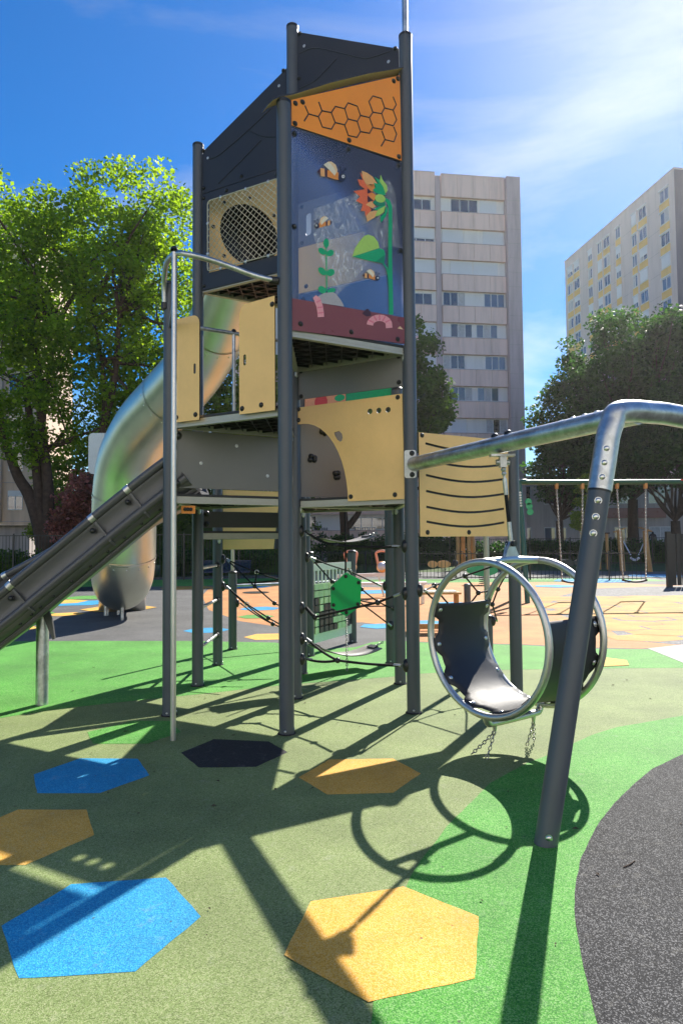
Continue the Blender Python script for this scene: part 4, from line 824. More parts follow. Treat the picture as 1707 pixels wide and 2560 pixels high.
for (y0, y1, pp, cutx) in ((6.40, 6.98, near_pts, (-2.02, -2.36, -3.10, -4.2)), (7.06, 7.62, far_pts, (-3.78, -4.6))):
    fr_, prof = lane(y0, y1, pp); idx = [0]+[min(range(len(fr_)), key=lambda i: abs(fr_[i][0].x-cx)) for cx in cutx]+[len(fr_)-1]
    if y0 > 7: prof = [(0, -.30), (.02, -.36), (.10, -.39), (y1-y0-.10, -.375), (y1-y0, -.30), (y1-y0, -.02), (y1-y0-.03, -.02), (y1-y0-.035, -.24), (y1-y0-.09, -.315), (.09, -.315), (.02, -.285)]
    for a, b in zip(idx[:-1], idx[1:]):
        sec = sweep(fr_, prof, y0, a, b, 'slide_section', slide)
        for yy in ((y0+.012, y1-.012) if y0 < 7 else (y1-.012,)):
            m = MB(); m.tube([V(p.x, yy, p.z)-n*.035 for p, n in fr_[a:b+1]], .042, 14); m.build('rail', 'slide_plastic', sec)
        if y0 < 7:
            m = MB(); m.tube([V(p.x, y0+.02, p.z)-n*.275 for p, n in fr_[a:b+1]], .044, 14); m.tube([V(p.x, y0+.15, p.z)-n*.385 for p, n in fr_[a:b+1]], .036, 12); m.build('lower_rail', 'slide_plastic', sec)
    for i in idx[1:-1]:
        p, n = fr_[i]; t = (fr_[i+1][0]-fr_[i-1][0]).normalized()
        for yy in ((y0+.012, y1-.012) if y0 < 7 else (y1-.012,)):
            c = V(p.x, yy, p.z)-n*.035; m = MB(); m.cyl(c-t*.028, c+t*.028, .046, n=18); m.build('rail_clip', 'steel', slide)
        if y0 < 7:
            m = MB(); cs = [V(p.x, y0-.012+u*1.0, p.z)+n*h_*1.02 for u, h_ in ((0, -.08), (.0, -.31), (.03, -.36), (.05, -.36), (.02, -.30), (.02, -.08))]; m.add([c-t*.012 for c in cs]+[c+t*.012 for c in cs], [(0,1,2,3,4,5), (11,10,9,8,7,6)]+[(j, (j+1) % 6, 6+(j+1) % 6, 6+j) for j in range(6)], 0); m.build('joint_flange', 'slide_plastic', slide)
            for s_ in (1,): inst(BOLT, 'bolt', slide, V(p.x, y0-.006, p.z)-n*.13+t*.07*s_, V(0, -1, 0).to_track_quat('Z', 'Y'), (1.2,)*3)
fr_, prof = lane(6.40, 6.98, near_pts)
for i in range(5, 26, 2):
    p, n = fr_[i]; inst(BOLT, 'underside_bolt', slide, V(p.x, 6.47, p.z)-n*.36, (-n+V(0, -.8, 0)).to_track_quat('Z', 'Y'), (.7,)*3)
sb = V(-2.98, 6.84, 0); m = MB(); m.cyl(sb-UP*.02, sb+UP*.95, .060, n=24); sp = m.build('support_post', 'galv', slide)
m = MB(); m.plate(sb+V(.0, -.07, .95), V(1, 0, 0), UP, [(-.13, .14), (.02, .02), (.02, -.02), (.10, -.22), (.135, -.30), (.155, -.29), (.13, -.12), (.07, .05), (.03, .12)], .03, (), 0, 0); m.build('support_bracket', 'slide_plastic', sp)
# ------------------------------------------------------------------ ropes, belts, hanging plate
socket_m = MB(); socket_m.dome((0, 0, -.005), .045, V(0, 0, 1), .03, 14, 4); socket_m.cyl((0, 0, -.03), (0, 0, -.004), .045, n=14); SOCK = socket_m.mesh('rope_socket', 'black_plastic')
knot_m = MB(); knot_m.ball((0, 0, 0), .026, 10); KNOT = knot_m.mesh('rope_knot', 'black_plastic')
ring_m = MB(); ring_m.tube([V(.022*math.cos(a), 0, .022*math.sin(a)) for a in [i*math.pi/5 for i in range(10)]], .007, 6, closed=True); RINGM = ring_m.mesh('rope_ring', 'bolt_steel')
def onpost(n, ang, z): a = math.radians(ang); return P[n]+V(math.cos(a)*PR, math.sin(a)*PR, z)
def post_pt(n, px, py):
    """point on the surface of a post where a rope is fixed"""
    d = ray(px, py); c = P[n]; k = (c.x*d.x+c.y*d.y)/(d.x*d.x+d.y*d.y); p = V(d.x*k, d.y*k, CAMH+d.z*k); h_ = V(p.x-c.x, p.y-c.y, 0)
    h_ = h_.normalized()*PR if h_.length > .001 else V(0, -PR, 0); return V(c.x, c.y, p.z)+h_
class Net:
    def __init__(s, label, loc, cat='rope net', group=None): s.root = thing('climbing_net', loc, label, cat, group); s.n = {}
    def fix(s, k, post_n, px, py):
        q = post_pt(post_n, px, py); nrm = V(q.x-P[post_n].x, q.y-P[post_n].y, 0).normalized(); s.n[k] = q+nrm*.05
        inst(SOCK, 'rope_socket', s.root, q+nrm*.012, nrm.to_track_quat('Z', 'Y'), (1.0, 1.4, 1.0)); return s
    def node(s, k, px, py, d, ring=False): s.n[k] = at(px, py, d); inst(RINGM if ring else KNOT, 'rope_ring' if ring else 'rope_knot', s.root, s.n[k], None, (1.1,)*3); return s
    def rope(s, a, b, drop=.02, r=.0095):
        p, q = s.n[a], s.n[b]; m = MB(); m.tube(sag(p, q, drop, 8), r, 8); o = m.build('rope', 'rope', s.root)
        for e, f in ((a, b), (b, a)):
            if e[0] == 's':
                dd = (s.n[f]-s.n[e]).normalized(); m = MB(); m.cyl(s.n[e]+dd*.0, s.n[e]+dd*.075, .013, n=10); m.build('ferrule', 'galv', o)
        return s
n1 = Net('black climbing ropes sagging between the front right posts under the arch board', V(.1, 6.9, 0))
n1.fix('s1', 'I', 750, 1328).fix('s2', 'R', 1010, 1366).fix('s3', 'I', 752, 1520).fix('s4', 'R', 1010, 1484).fix('s5', 'I', 752, 1597).fix('s6', 'R', 1010, 1664).fix('s7', 'I', 752, 1648)
n1.node('k1', 841, 1363, 6.75).node('k2', 787, 1543, 6.95).node('k3', 844, 1651, 6.75).node('k4', 944, 1506, 6.55)
n1.rope('s1', 'k1', .03, .014).rope('k1', 's2', .012, .013).rope('s3', 'k2', .004, .018).rope('k2', 'k4', 0, .012).rope('k4', 's4', 0, .012).rope('s5', 'k3', .02, .013).rope('s7', 'k3', .02, .013).rope('k3', 's6', .01, .013)
n2 = Net('black knotted rope net behind the green hexagon plate', V(.1, 8.7, 0))
n2.fix('s1', 'M2', 772, 1394).fix('s2', 'B', 966, 1465).fix('s3', 'B', 978, 1462).fix('s4', 'B', 976, 1562)
n2.node('k1', 874, 1428, 8.7, True).node('k2', 830, 1454, 8.5).node('k3', 904, 1473, 8.6).node('k4', 889, 1498, 8.5).node('k5', 984, 1522, 8.9)
n2.rope('s1', 'k1', .01).rope('k1', 's2', 0).rope('s1', 'k2', 0).rope('k2', 'k4', 0).rope('k4', 's4', 0).rope('k1', 'k3', .02).rope('k2', 'k3', -.03).rope('k3', 'k5', .03).rope('s3', 'k5', 0)
n2.n['x1'] = at(944, 1508, 8.6); n2.rope('k4', 'x1', .01)
n3 = Net('black ropes with steel rings slanting down right of the left rear posts', V(-1.2, 8.6, 0))
n3.fix('s1', 'A', 552, 1398).fix('s2', 'A', 554, 1466).fix('s3', 'C', 584, 1508)
n3.node('k1', 642, 1430, 8.7, True).node('k2', 637, 1466, 8.7).node('k3', 686, 1508, 8.5).node('k4', 617, 1510, 8.8, True).node('k5', 671, 1545, 8.6).node('k6', 682, 1560, 8.6); n3.n['e1'] = at(720, 1455, 8.4); n3.n['e2'] = at(720, 1525, 8.4); n3.n['e3'] = at(745, 1585, 8.5)
n3.rope('s1', 'k1', .01).rope('k1', 'e1', .01).rope('s1', 'k2', 0).rope('k2', 'k3', 0).rope('k3', 'e2', 0).rope('k1', 'k2', 0).rope('s2', 'k4', 0).rope('k4', 'k5', 0).rope('s2', 'k6', .03).rope('k6', 'e3', 0).rope('k5', 'e3', 0).rope('s3', 'k6', .02)
n4 = Net('black knotted rope net behind the tunnel swing', V(1.6, 8, 0))
n4.fix('s1', 'R', 1046, 1476)
post('W2', .65, n4.root); m = MB(); m.cyl(P['W2']+UP*.65, P['W2']+UP*1.75, .034, n=14); m.build('rail_post', 'alloy', n4.root)
n4.fix('s2', 'W2', 1221, 1552)
n4.node('k1', 1085, 1464, 7.0).node('k2', 1161, 1440, 7.4).node('k3', 1195, 1482, 7.5).node('k4', 1244, 1473, 7.7).node('k5', 1230, 1511, 7.8); n4.n['e1'] = at(1275, 1400, 7.4); n4.n['e2'] = at(1262, 1440, 7.6); n4.n['e3'] = at(1150, 1530, 7.4)
n4.n['w'] = at(1284, 1398, 7.1)
n4.rope('s1', 'k1', 0).rope('k1', 'k2', 0).rope('k2', 'w', 0).rope('k2', 'k3', 0).rope('k3', 'k4', 0).rope('k4', 'e2', 0).rope('e2', 'w', 0).rope('k4', 'k5', 0).rope('k5', 's2', 0).rope('k1', 'e3', .04).rope('k3', 'e3', .02).rope('s1', 'e3', .05)
def belt(label, p0, p1, w, drop):
    root = thing('rubber_belt', V(p0.x, p0.y, p0.z-.3), label, 'belt', 'rubber belts hung between the posts'); pts = sag(p0, p1, drop, 14); side = V(p1.y-p0.y, -(p1.x-p0.x), 0).normalized()*w/2
    m = MB(); vs = []
    for p in pts: vs += [p-side, p+side]
    m.add(vs, [(2*i, 2*i+1, 2*i+3, 2*i+2) for i in range(14)], 0, True); b = m.build('belt_sheet', 'belt_rubber', root); md = b.modifiers.new('thickness', 'SOLIDIFY'); md.thickness = .012
    for p, q in ((pts[0], pts[1]), (pts[-1], pts[-2])):
        d = (p-q).normalized(); m = MB(); m.bar(p-d*.06, p+d*.01, w*.45, .035); m.build('belt_clamp', 'rubber', root); m = MB(); chain(m, [p+d*.01, p+d*.15], .005, .035, .012); m.build('belt_chain', 'chain_steel', root, kind='stuff')
    return root
belt('pale rubber belt sagging low between the rear posts', at(782, 1612, 8.3), at(935, 1616, 8.8), .34, .10)
belt('tan rubber belt hanging high between the rear posts under the deck', at(792, 1344, 8.3), at(920, 1340, 8.7), .30, .06)
plate_ = thing('hanging_plate', at(865, 1540, 8.4), 'green perforated hexagon plate hanging on a chain under the tower', 'hexagon plate')
hx = [at(*p, 8.4) for p in ((864,1431),(903,1450),(901,1515),(866,1541),(827,1518),(826,1468))]; c = sum(hx, V(0, 0, 0))/6
m = MB(); m.plate(V(c.x, 8.4, c.z), V(1, 0, 0), UP, [(p.x-c.x, p.z-c.z) for p in hx][::-1], .02, (), 0, 0); pl = m.build('plate', 'green_plate', plate_)
for p in hx: inst(BOLT, 'bolt', pl, V(c.x+(p.x-c.x)*.82, 8.385, c.z+(p.z-c.z)*.82), V(0, -1, 0).to_track_quat('Z', 'Y'), (.95,)*3)
m = MB(); m.tube([hx[0], V(hx[0].x, 8.4, 1.95)], .011, 8); m.build('suspension_rope', 'rope', plate_); m = MB(); chain(m, [hx[3], V(hx[3].x, 8.4, .02)], .005, .036, .012); m.build('suspension_chain', 'chain_steel', plate_, kind='stuff')
# ------------------------------------------------------------------ block wall with turning tiles
q0, q1 = V(-.46, 9.62, 0), V(.16, 10.85, 0); bw = thing('block_wall', (q0+q1)/2, 'low wall of light and dark green turning blocks between two posts', 'play panel')
for q in (q0, q1): post(q, 1.42 if q is q1 else 1.42, bw)
bf = Face(q0, q1); Lq = bf.len; fz = bf
m = MB()
for (z0, z1) in ((1.18, 1.28), (.16, .30)): m.plate(bf.O, bf.u, UP, rect(.07, z0, Lq-.06, z1), .03, (), 0, 0)
m.build('rail_board', 'pale_rail', bw)
for k in range(11): m = MB(); a = .13+k*.115; m.obox(bf.w((a, 1.0), -.01), bf.u*.035, bf.n*.02, UP*.19); m.build('slat', 'cream_panel', bw)
worn('tile_light', (.62, .80, .46), .45, .08, 5); worn('tile_dark', (.018, .045, .060), .4, .1, 5)
dark = ["LLLLLDDL", "LLLLLLLL", "DLLLDLLL", "DLDDDDLL", "LDDDDLDD", "LDDDLLLD", "LDDDDLLD", "DDDDLDLL"]
tl = {}
m = MB(); m.plate(bf.O-bf.n*.03, bf.u, UP, rect(.08, .27, Lq-.07, 1.0), .01, (), 0, 0); m.build('backing_board', 'tile_dark', bw)
for kk in 'LD':
    t = MB(); t.obox(V(-.058, -.025, -.043), V(.116, 0, 0), V(0, .05, 0), V(0, 0, .086)); tl[kk] = t.mesh('tile', 'tile_light' if kk == 'L' else 'tile_dark')
qt = Matrix((bf.u, -bf.n, UP)).transposed().to_quaternion()
for r in range(7):
    for c_ in range(8): 
        q = inst(tl[dark[r][c_]], 'tile', bw, bf.w((.16+c_*.143, .95-r*.103), .01), qt @ Quaternion((0, 0, 1), random.uniform(-.12, .12)))
# ------------------------------------------------------------------ small counter right of the tower
ct = thing('play_counter', G(1100, 1578), 'low yellow-edged play counter beyond the right posts', 'counter'); cd = G(1100, 1578).y
m = MB(); m.obox(at(1040, 1487, cd), V(.80, 0, 0), V(0, .45, 0), V(0, 0, .035)); m.build('counter_top', 'timber', ct); m = MB(); m.obox(at(1046, 1482, cd)+V(0, .05, .0), V(.68, 0, 0), V(0, .3, 0), V(0, 0, .02)); m.build('counter_plate', 'steel', ct)
for px_ in (1042, 1140): m = MB(); p = at(px_, 1487, cd+.1); m.obox(V(p.x, p.y, 0), V(.045, 0, 0), V(0, .3, 0), V(0, 0, p.z)); m.build('leg', 'timber', ct)
m = MB(); p = at(1042, 1580, cd+.1); m.obox(V(p.x, p.y-.03, .03), V(.72, 0, 0), V(0, .03, 0), V(0, 0, .09)); m.build('foot_board', 'timber', ct)
p = G(1169, 1572); m = MB(); m.cyl(p, p+UP*.80, .06, n=18); m.dome(p+UP*.80, .062, UP, .02, 18, 3); m.build('bollard', 'post_paint', None, 'short grey stub post beside the yellow play counter', 'post')
# ------------------------------------------------------------------ fences
def fence(name, a, b, h, step, label, post_every=2.4, hoop=False, bar_r=.011, rails=None):
    a, b = Vector(a), Vector(b); L0 = (b-a).length; e = (b-a).normalized(); root = thing(name, a, label, 'fence')
    bm_ = MB(); bm_.cyl((0, 0, .04), (0, 0, h-.02), bar_r, n=6); bmesh_ = bm_.mesh('bar', 'fence_paint')
    for z in (rails or (.09, h-.03)): m = MB(); m.bar(a+UP*z, b+UP*z, .035, .035); m.build('rail', 'fence_paint', root)
    n = int(L0/step)
    for i in range(n): inst(bmesh_, 'bar', root, a+e*(i+.5)*step)
    pm = MB(); pm.box((0, 0, (h+.06)/2), .06, .06, h+.06); pmesh = pm.mesh('fence_post', 'fence_paint')
    for i in range(int(L0/post_every)+1): inst(pmesh, 'fence_post', root, a+e*min(i*post_every, L0)+V(0, .004, 0), V(e.x, e.y, 0).to_track_quat('X', 'Z'))
    if hoop:
        hm = MB(); hm.tube([V((step*.5)*math.cos(t), 0, h-.02+step*.55*math.sin(t)) for t in [i*math.pi/8 for i in range(9)]], bar_r*1.15, 6); hmesh = hm.mesh('hoop', 'fence_paint')
        for i in range(0, n-1, 2): inst(hmesh, 'hoop', root, a+e*(i+1)*step, V(e.x, e.y, 0).to_track_quat('X', 'Z'))
    return root
fence('bar_fence', V(-16.5, 29.2, 0), V(-1.2, 30.6, 0), 2.02, .135, 'tall dark bar fence behind the slides at the left')
fence('hoop_fence', V(1.9, 29.6, 0), V(11.75, 26.6, 0), 1.10, .155, 'low dark hoop-topped fence in front of the spring riders', 3.0, True)
fence('bar_fence', V(2.0, 46, 0), V(24, 44, 0), 1.75, .16, 'tall dark bar fence far behind the hoop-topped fence', 2.6)
fence('hoop_fence', V(-1.0, 34.2, 0), V(3.6, 31.0, 0), 1.10, .16, 'low dark fence seen between the tower posts', 2.6, True)
# dark panel gate at the right edge
ga = G(1676, 1468); gt = thing('dark_gate', ga, 'tall dark slatted gate panel at the right edge', 'gate')
for k in range(12): m = MB(); m.obox(V(ga.x+.06+k*.17, ga.y, .06), V(.14, 0, 0), V(0, .03, 0), V(0, 0, 1.72)); m.build('slat', 'fence_paint', gt)
for x in (0, 2.2): m = MB(); m.obox(V(ga.x+x-.12, ga.y-.06, 0), V(.16, 0, 0), V(0, .14, 0), V(0, 0, 1.86)); m.build('gate_post', 'fence_paint', gt)
# ------------------------------------------------------------------ bench behind the tower
bc = V(-5.0, 28.3, 0); be = thing('park_bench', bc, 'dark blue slatted bench in front of the left fence', 'bench')
for k in range(44): x = bc.x-1.20+k*.055; m = MB() if k == 0 else m; 
sm = MB(); sm.tube([V(0, -.28, .40), V(0, -.1, .43), V(0, .12, .42), V(0, .22, .52), V(0, .34, .86)], .017, 6); smesh = sm.mesh('slat', 'bench_blue')
for k in range(40): inst(smesh, 'slat', be, V(bc.x-1.18+k*.0605, bc.y, 0))
m = MB(); m.bar(bc+V(-1.22, -.28, .40), bc+V(1.22, -.28, .40), .03, .03); m.build('front_rail', 'bench_blue', be); m = MB(); m.bar(bc+V(-1.22, .35, .86), bc+V(1.22, .35, .86), .03, .03); m.build('top_rail', 'bench_blue', be)
for x in (-1.0, 0, 1.0): m = MB(); m.bar(bc+V(x, -.2, 0), bc+V(x, -.2, .40), .05, .05); m.bar(bc+V(x, -.2, .38), bc+V(x, .22, .38), .05, .04); m.bar(bc+V(x, .2, 0), bc+V(x, .2, .40), .05, .05); m.build('leg', 'fence_paint', be)
# ------------------------------------------------------------------ green swing set on the right
s0 = G(1318, 1508); sdir = V(1, .06, 0).normalized(); sz = 3.13
ss = thing('swing_set', s0, 'dark green steel swing set standing on the orange surface', 'swing set')
m = MB(); m.cyl(s0+V(-.02, .5, sz), s0+V(-.02, .5, sz)+sdir*6.6, .065, n=16); beam2 = m.build('beam', 'swing_green', ss)
for xo in (0, 6.55):
    for (dy, ben) in ((0.0, 1), (1.25, -1)):
        f0 = s0+sdir*xo+V(0, dy, 0); t0 = s0+sdir*xo+V(-.02, .5, sz)
        m = MB(); m.tube(smooth([f0-UP*.02, f0.lerp(t0, .5), f0.lerp(t0, .9), t0+V(.02, 0, .0), t0+sdir*.28], 5), .064, 14); lg = m.build('leg', 'swing_green', ss)
        if xo == 0:
            for k in range(6): inst(RIVET, 'bolt', lg, f0.lerp(t0, .80+k*.022)+V(-.01, -.066, 0), V(0, -1, 0).to_track_quat('Z', 'Y'), (1.2,)*3)
m = MB(); cl = s0+V(.07, .2, 2.35)
for (dx, dz) in ((.08, .13), (.1, -.02), (.06, .25)): m.plate(cl+V(dx, 0, dz), V(1, 0, 0), UP, circ(0, 0, .085, 14), .02, (), 0, 0)
m.build('leaf_badge', 'green_board', ss)
m = MB(); m.obox(s0+sdir*4.35+V(0, .43, sz+.03), V(.22, 0, 0), V(0, .02, 0), V(0, 0, .03)); m.build('red_tag', 'red_print', ss)
for xo, (e0, e1), lab in ((.98, (1422, 1478), 'black swing seat hanging behind the leaning dark leg'), (2.62, (1566, 1640), 'black swing seat on two chains at the far right')):
    p0 = s0+sdir*xo+V(0, .5, 0); sp_ = .78 if xo > 2 else .70; p1 = p0+sdir*sp_
    st = thing('belt_swing', V(p0.x+.35, p0.y, .5), lab, 'swing', 'swings on the green swing set')
    a_, b_ = p0+sdir*.10+UP*.55, p1-sdir*.06+UP*.55
    m = MB(); pts = sag(a_, b_, .05, 10); vs = []
    for p in pts: vs += [p+V(0, -.1, .0), p+V(0, .1, .0), p+V(0, .1, -.045), p+V(0, -.1, -.045)]
    m.add(vs, [(4*i+j, 4*i+(j+1) % 4, 4*i+4+(j+1) % 4, 4*i+4+j) for i in range(10) for j in range(4)]+[(0, 1, 2, 3), (43, 42, 41, 40)], 0); m.build('seat', 'rubber', st)
    for t_, b2 in ((p0, a_), (p1, b_)):
        m = MB(); m.box(t_+UP*(sz-.10), .07, .1, .16); m.build('hanger_block', 'timber', st); m = MB(); chain(m, [t_+UP*(sz-.2), b2], .009, .06, .02); m.build('swing_chain', 'chain_steel', st, kind='stuff')
# ------------------------------------------------------------------ timber swing far right
for k, (px_, py_, lean, lab) in enumerate(((1556, 1428, .04, 'left leaning timber post of the small far swing'), (1624, 1430, -.22, 'right bent timber post of the small far swing'))):
    b0 = G(px_, py_); h_ = 2.05; mid = b0+V(lean*.9-.02, 0, 1.1); tp = b0+V(-.18 if k else -.10, 0, h_) if k else b0+V(-.12, 0, h_)
    t_ = thing('timber_post', b0, lab, 'post', 'timber posts of the far swing')
    m = MB(); m.tube([b0-UP*.02, b0.lerp(tp, .5)+V(-.05 if k else 0, 0, 0), tp], [.13, .14, .13], 10); m.build('trunk', 'timber', t_)
    sg = 1 if k else -1; m = MB(); m.obox(tp+V(-.28, -.15, .03+.10*(1 if k else -1)), V(.56, 0, -.20 if k else .20), V(0, .3, 0), V(0, 0, .05)); m.build('cap_board', 'timber', t_)
pa, pb = G(1556, 1428)+V(.05, 0, 1.55), G(1624, 1430)+V(-.22, 0, 1.55)
ns = thing('nest_swing', (pa+pb)/2-UP*1.2, 'small white seat on pale blue straps between the timber posts', 'swing')
for a_, b_ in ((pa, pa.lerp(pb, .34)-UP*.72), (pb, pa.lerp(pb, .70)-UP*.72)): m = MB(); m.tube([a_, b_], .03, 6); m.build('strap', 'backboard_plastic', ns)
m = MB(); m.tube(sag(pa.lerp(pb, .34)-UP*.85, pa.lerp(pb, .72)-UP*.85, .12, 8), .06, 8); m.build('seat', 'white_paint', ns)
for px_ in (1518, 1498):
    b0 = G(px_, 1424); m = MB(); m.cyl(b0-UP*.02, b0+UP*1.95, .085, n=10); o = m.build('timber_stake', 'timber', None, 'slim timber stake just right of the leaning dark leg' if px_ == 1518 else 'slim timber stake just behind the leaning dark leg', 'post', org=b0); m = MB(); m.box(b0+UP*1.97, .26, .22, .06); m.build('stake_cap', 'bark', o)
# orange timber play hut poles behind the wave board
for k, px_ in enumerate((1143, 1160, 1175, 1188, 1298)):
    b0 = V(at(px_, 1400, 38).x, 38+.4*(k % 2), 0); m = MB(); m.tube([b0-UP*.02, b0+V(random.uniform(-.1, .1), 0, 1.4), b0+V(random.uniform(-.15, .15), 0, 2.9)], [.13, .12, .11], 8); m.build('timber_pole', 'timber', None, ['leftmost timber pole below the wave board', 'second timber pole below the wave board', 'third timber pole below the wave board', 'fourth timber pole below the wave board', 'lone timber pole beside the green swing leg'][k], 'pole', 'timber poles behind the hoop fence', org=b0)
# ------------------------------------------------------------------ spring riders and seesaw
def spring(mb, c, r, h_, turns=5, w=.012):
    mb.tube([c+V(r*math.cos(t), r*math.sin(t), h_*t/(turns*2*math.pi)) for t in [i*turns*2*math.pi/50 for i in range(51)]], w, 6)
def rider(px_, py_, flip, lab, ca, cb):
    b0 = G(px_, py_); t_ = thing('spring_rider', b0, lab, 'spring rider', 'spring riders'); s_ = -1 if flip else 1
    m = MB(); spring(m, b0+UP*.02, .12, .42); m.build('spring', 'fence_paint', t_)
    for dx, rx, rz, mt in ((-.50, .22, .15, ca), (0, .30, .17, cb)):
        m = MB(); m.plate(b0+V(dx*s_, -.06, .58), V(1, 0, 0), UP, circ(0, 0, rx, 18, rz), .12, (), 0, 0); m.build('body_disc', mt, t_)
    m = MB(); m.ball(b0+V(.50*s_, -.02, .62), .15, 12); m.build('head', 'black_plastic', t_)
    for dx in (.46, .56): m = MB(); m.tube([b0+V(dx*s_, -.02, .74), b0+V((dx-.12)*s_, -.02, .98)], .014, 6); m.ball(b0+V((dx-.12)*s_, -.02, 1.0), .035, 8); m.build('feeler', 'black_plastic', t_)
    m = MB(); m.cyl(b0+V(.12*s_, -.25, .72), b0+V(.12*s_, .25, .72), .016, n=8); m.build('handle', 'galv', t_)
rider(1109, 1443, False, 'bee spring rider with yellow oval body behind the hoop fence', 'p_orange2', 'p_orange2'); rider(1416, 1440, True, 'dark spring rider behind the hoop fence beside the swing chain', 'dark_board', 'dark_board')
b0 = G(925, 1492); se = thing('seesaw', b0, 'orange seesaw with two curved handles seen past the rear posts', 'seesaw')
m = MB(); m.bar(b0+V(-1.0, 0, .60), b0+V(1.0, 0, .66), .16, .10); m.build('beam', 'cream_panel', se)
for x in (-.55, .36):
    m = MB(); m.ball(b0+V(x, 0, .86), .17, 12); m.build('pod', 'p_orange2', se)
    m = MB(); m.tube(smooth([b0+V(x-.12, 0, .95), b0+V(x-.16, 0, 1.15), b0+V(x-.17, 0, 1.28), b0+V(x, 0, 1.33), b0+V(x+.17, 0, 1.28), b0+V(x+.16, 0, 1.15), b0+V(x+.12, 0, .95)], 4), .035, 8); m.build('handle', 'salmon_board', se)
m = MB(); m.ball(b0+V(.34, -.10, .88), .12, 10); m.build('badge', 'backboard_plastic', se)
for x in (-.25, .25): m = MB(); m.bar(b0+V(x*1.6, 0, 0), b0+V(x, 0, .6), .08, .05); m.build('leg', 'galv', se)
m = MB(); p = G(950, 1512); m.obox(V(p.x-1.0, p.y, .50), V(2.2, 0, 0), V(0, .3, 0), V(0, 0, .06)); o = m.build('balance_board', 'cream_panel', None, 'pale horizontal balance board behind the rear posts', 'balance board', org=p)
for x in (-.9, 1.05): m = MB(); m.obox(V(p.x+x, p.y+.1, 0), V(.08, 0, 0), V(0, .08, 0), V(0, 0, .5)); m.build('leg', 'galv', o)
# green low spring element behind the ring
b0 = G(1205, 1462); m = MB(); m.plate(b0+UP*.52, V(1, 0, 0), UP, circ(0, 0, .55, 20, .20), .3, (), 0, 0); o = m.build('green_rocker', 'green_board', None, 'green rounded rocker behind the steel ring', 'rocker', org=b0); m = MB(); spring(m, b0+UP*.02, .12, .34); m.build('spring', 'fence_paint', o)
# manhole cover on the grey surface
c = G(640, 1482); m = MB(); m.plate(V(c.x, c.y, .012), V(1, 0, 0), V(0, 1, 0), circ(0, 0, .42, 28), .014, (), 0, 0); m.build('manhole_cover', 'fence_paint', None, 'round dark cover in the grey ground left of the front post', 'manhole cover', org=(c.x, c.y, 0))
# ------------------------------------------------------------------ far person
pc = at(1601, 1345, 52); pz = 1.72
pv = [(0, 0, .92), (0, 0, 1.18), (0, 0, 1.42), (0, 0, 1.52), (0, 0, 1.66), (.2, 0, 1.40), (.26, .02, 1.12), (.24, -.06, .88), (-.2, 0, 1.40), (-.26, .02, 1.12), (-.24, -.06, .88), (.10, 0, .86), (.11, .02, .46), (.11, 0, .05), (-.10, 0, .86), (-.11, .02, .46), (-.11, 0, .05)]
pe = [(0, 1), (1, 2), (2, 3), (3, 4), (2, 5), (5, 6), (6, 7), (2, 8), (8, 9), (9, 10), (0, 11), (11, 12), (12, 13), (0, 14), (14, 15), (15, 16)]
prr = [.15, .15, .13, .06, .10, .07, .05, .035, .07, .05, .035, .09, .065, .05, .09, .065, .05]
me = bpy.data.meshes.new('person'); me.from_pydata(pv, pe, []); me.materials.append(MATS['navy_cloth'])
person = bpy.data.objects.new('person', me); link(person); person.location = (pc.x, 50, .55); tag(person, 'person in dark clothing standing far behind the timber swing', 'person'); ORG[person] = Vector((pc.x, 50, .55))
md = person.modifiers.new('skin', 'SKIN'); 
for v, r_ in zip(me.skin_vertices[0].data if me.skin_vertices else [], prr): v.radius = (r_, r_*.75)
if not me.skin_vertices:
    bm2 = bmesh.new(); bm2.from_mesh(me); ly = bm2.verts.layers.skin.verify()
    for v, r_ in zip(bm2.verts, prr): v[ly].radius = (r_, r_*.75)
    bm2.verts.ensure_lookup_table(); bm2.verts[0][ly].use_root = True; bm2.to_mesh(me); bm2.free()
person.modifiers.new('sub', 'SUBSURF').levels = 1
m = MB(); m.add([(pc.x-1.5, 48, 0), (pc.x+1.5, 48, 0), (pc.x+1.5, 52, 0), (pc.x-1.5, 52, 0), (pc.x-1.5, 48, .55), (pc.x+1.5, 48, .55), (pc.x+1.5, 52, .55), (pc.x-1.5, 52, .55)], [(0,1,5,4), (1,2,6,5), (2,3,7,6), (3,0,4,7), (4,5,6,7)]); m.build('raised_bank', 'lawn', kind='structure')
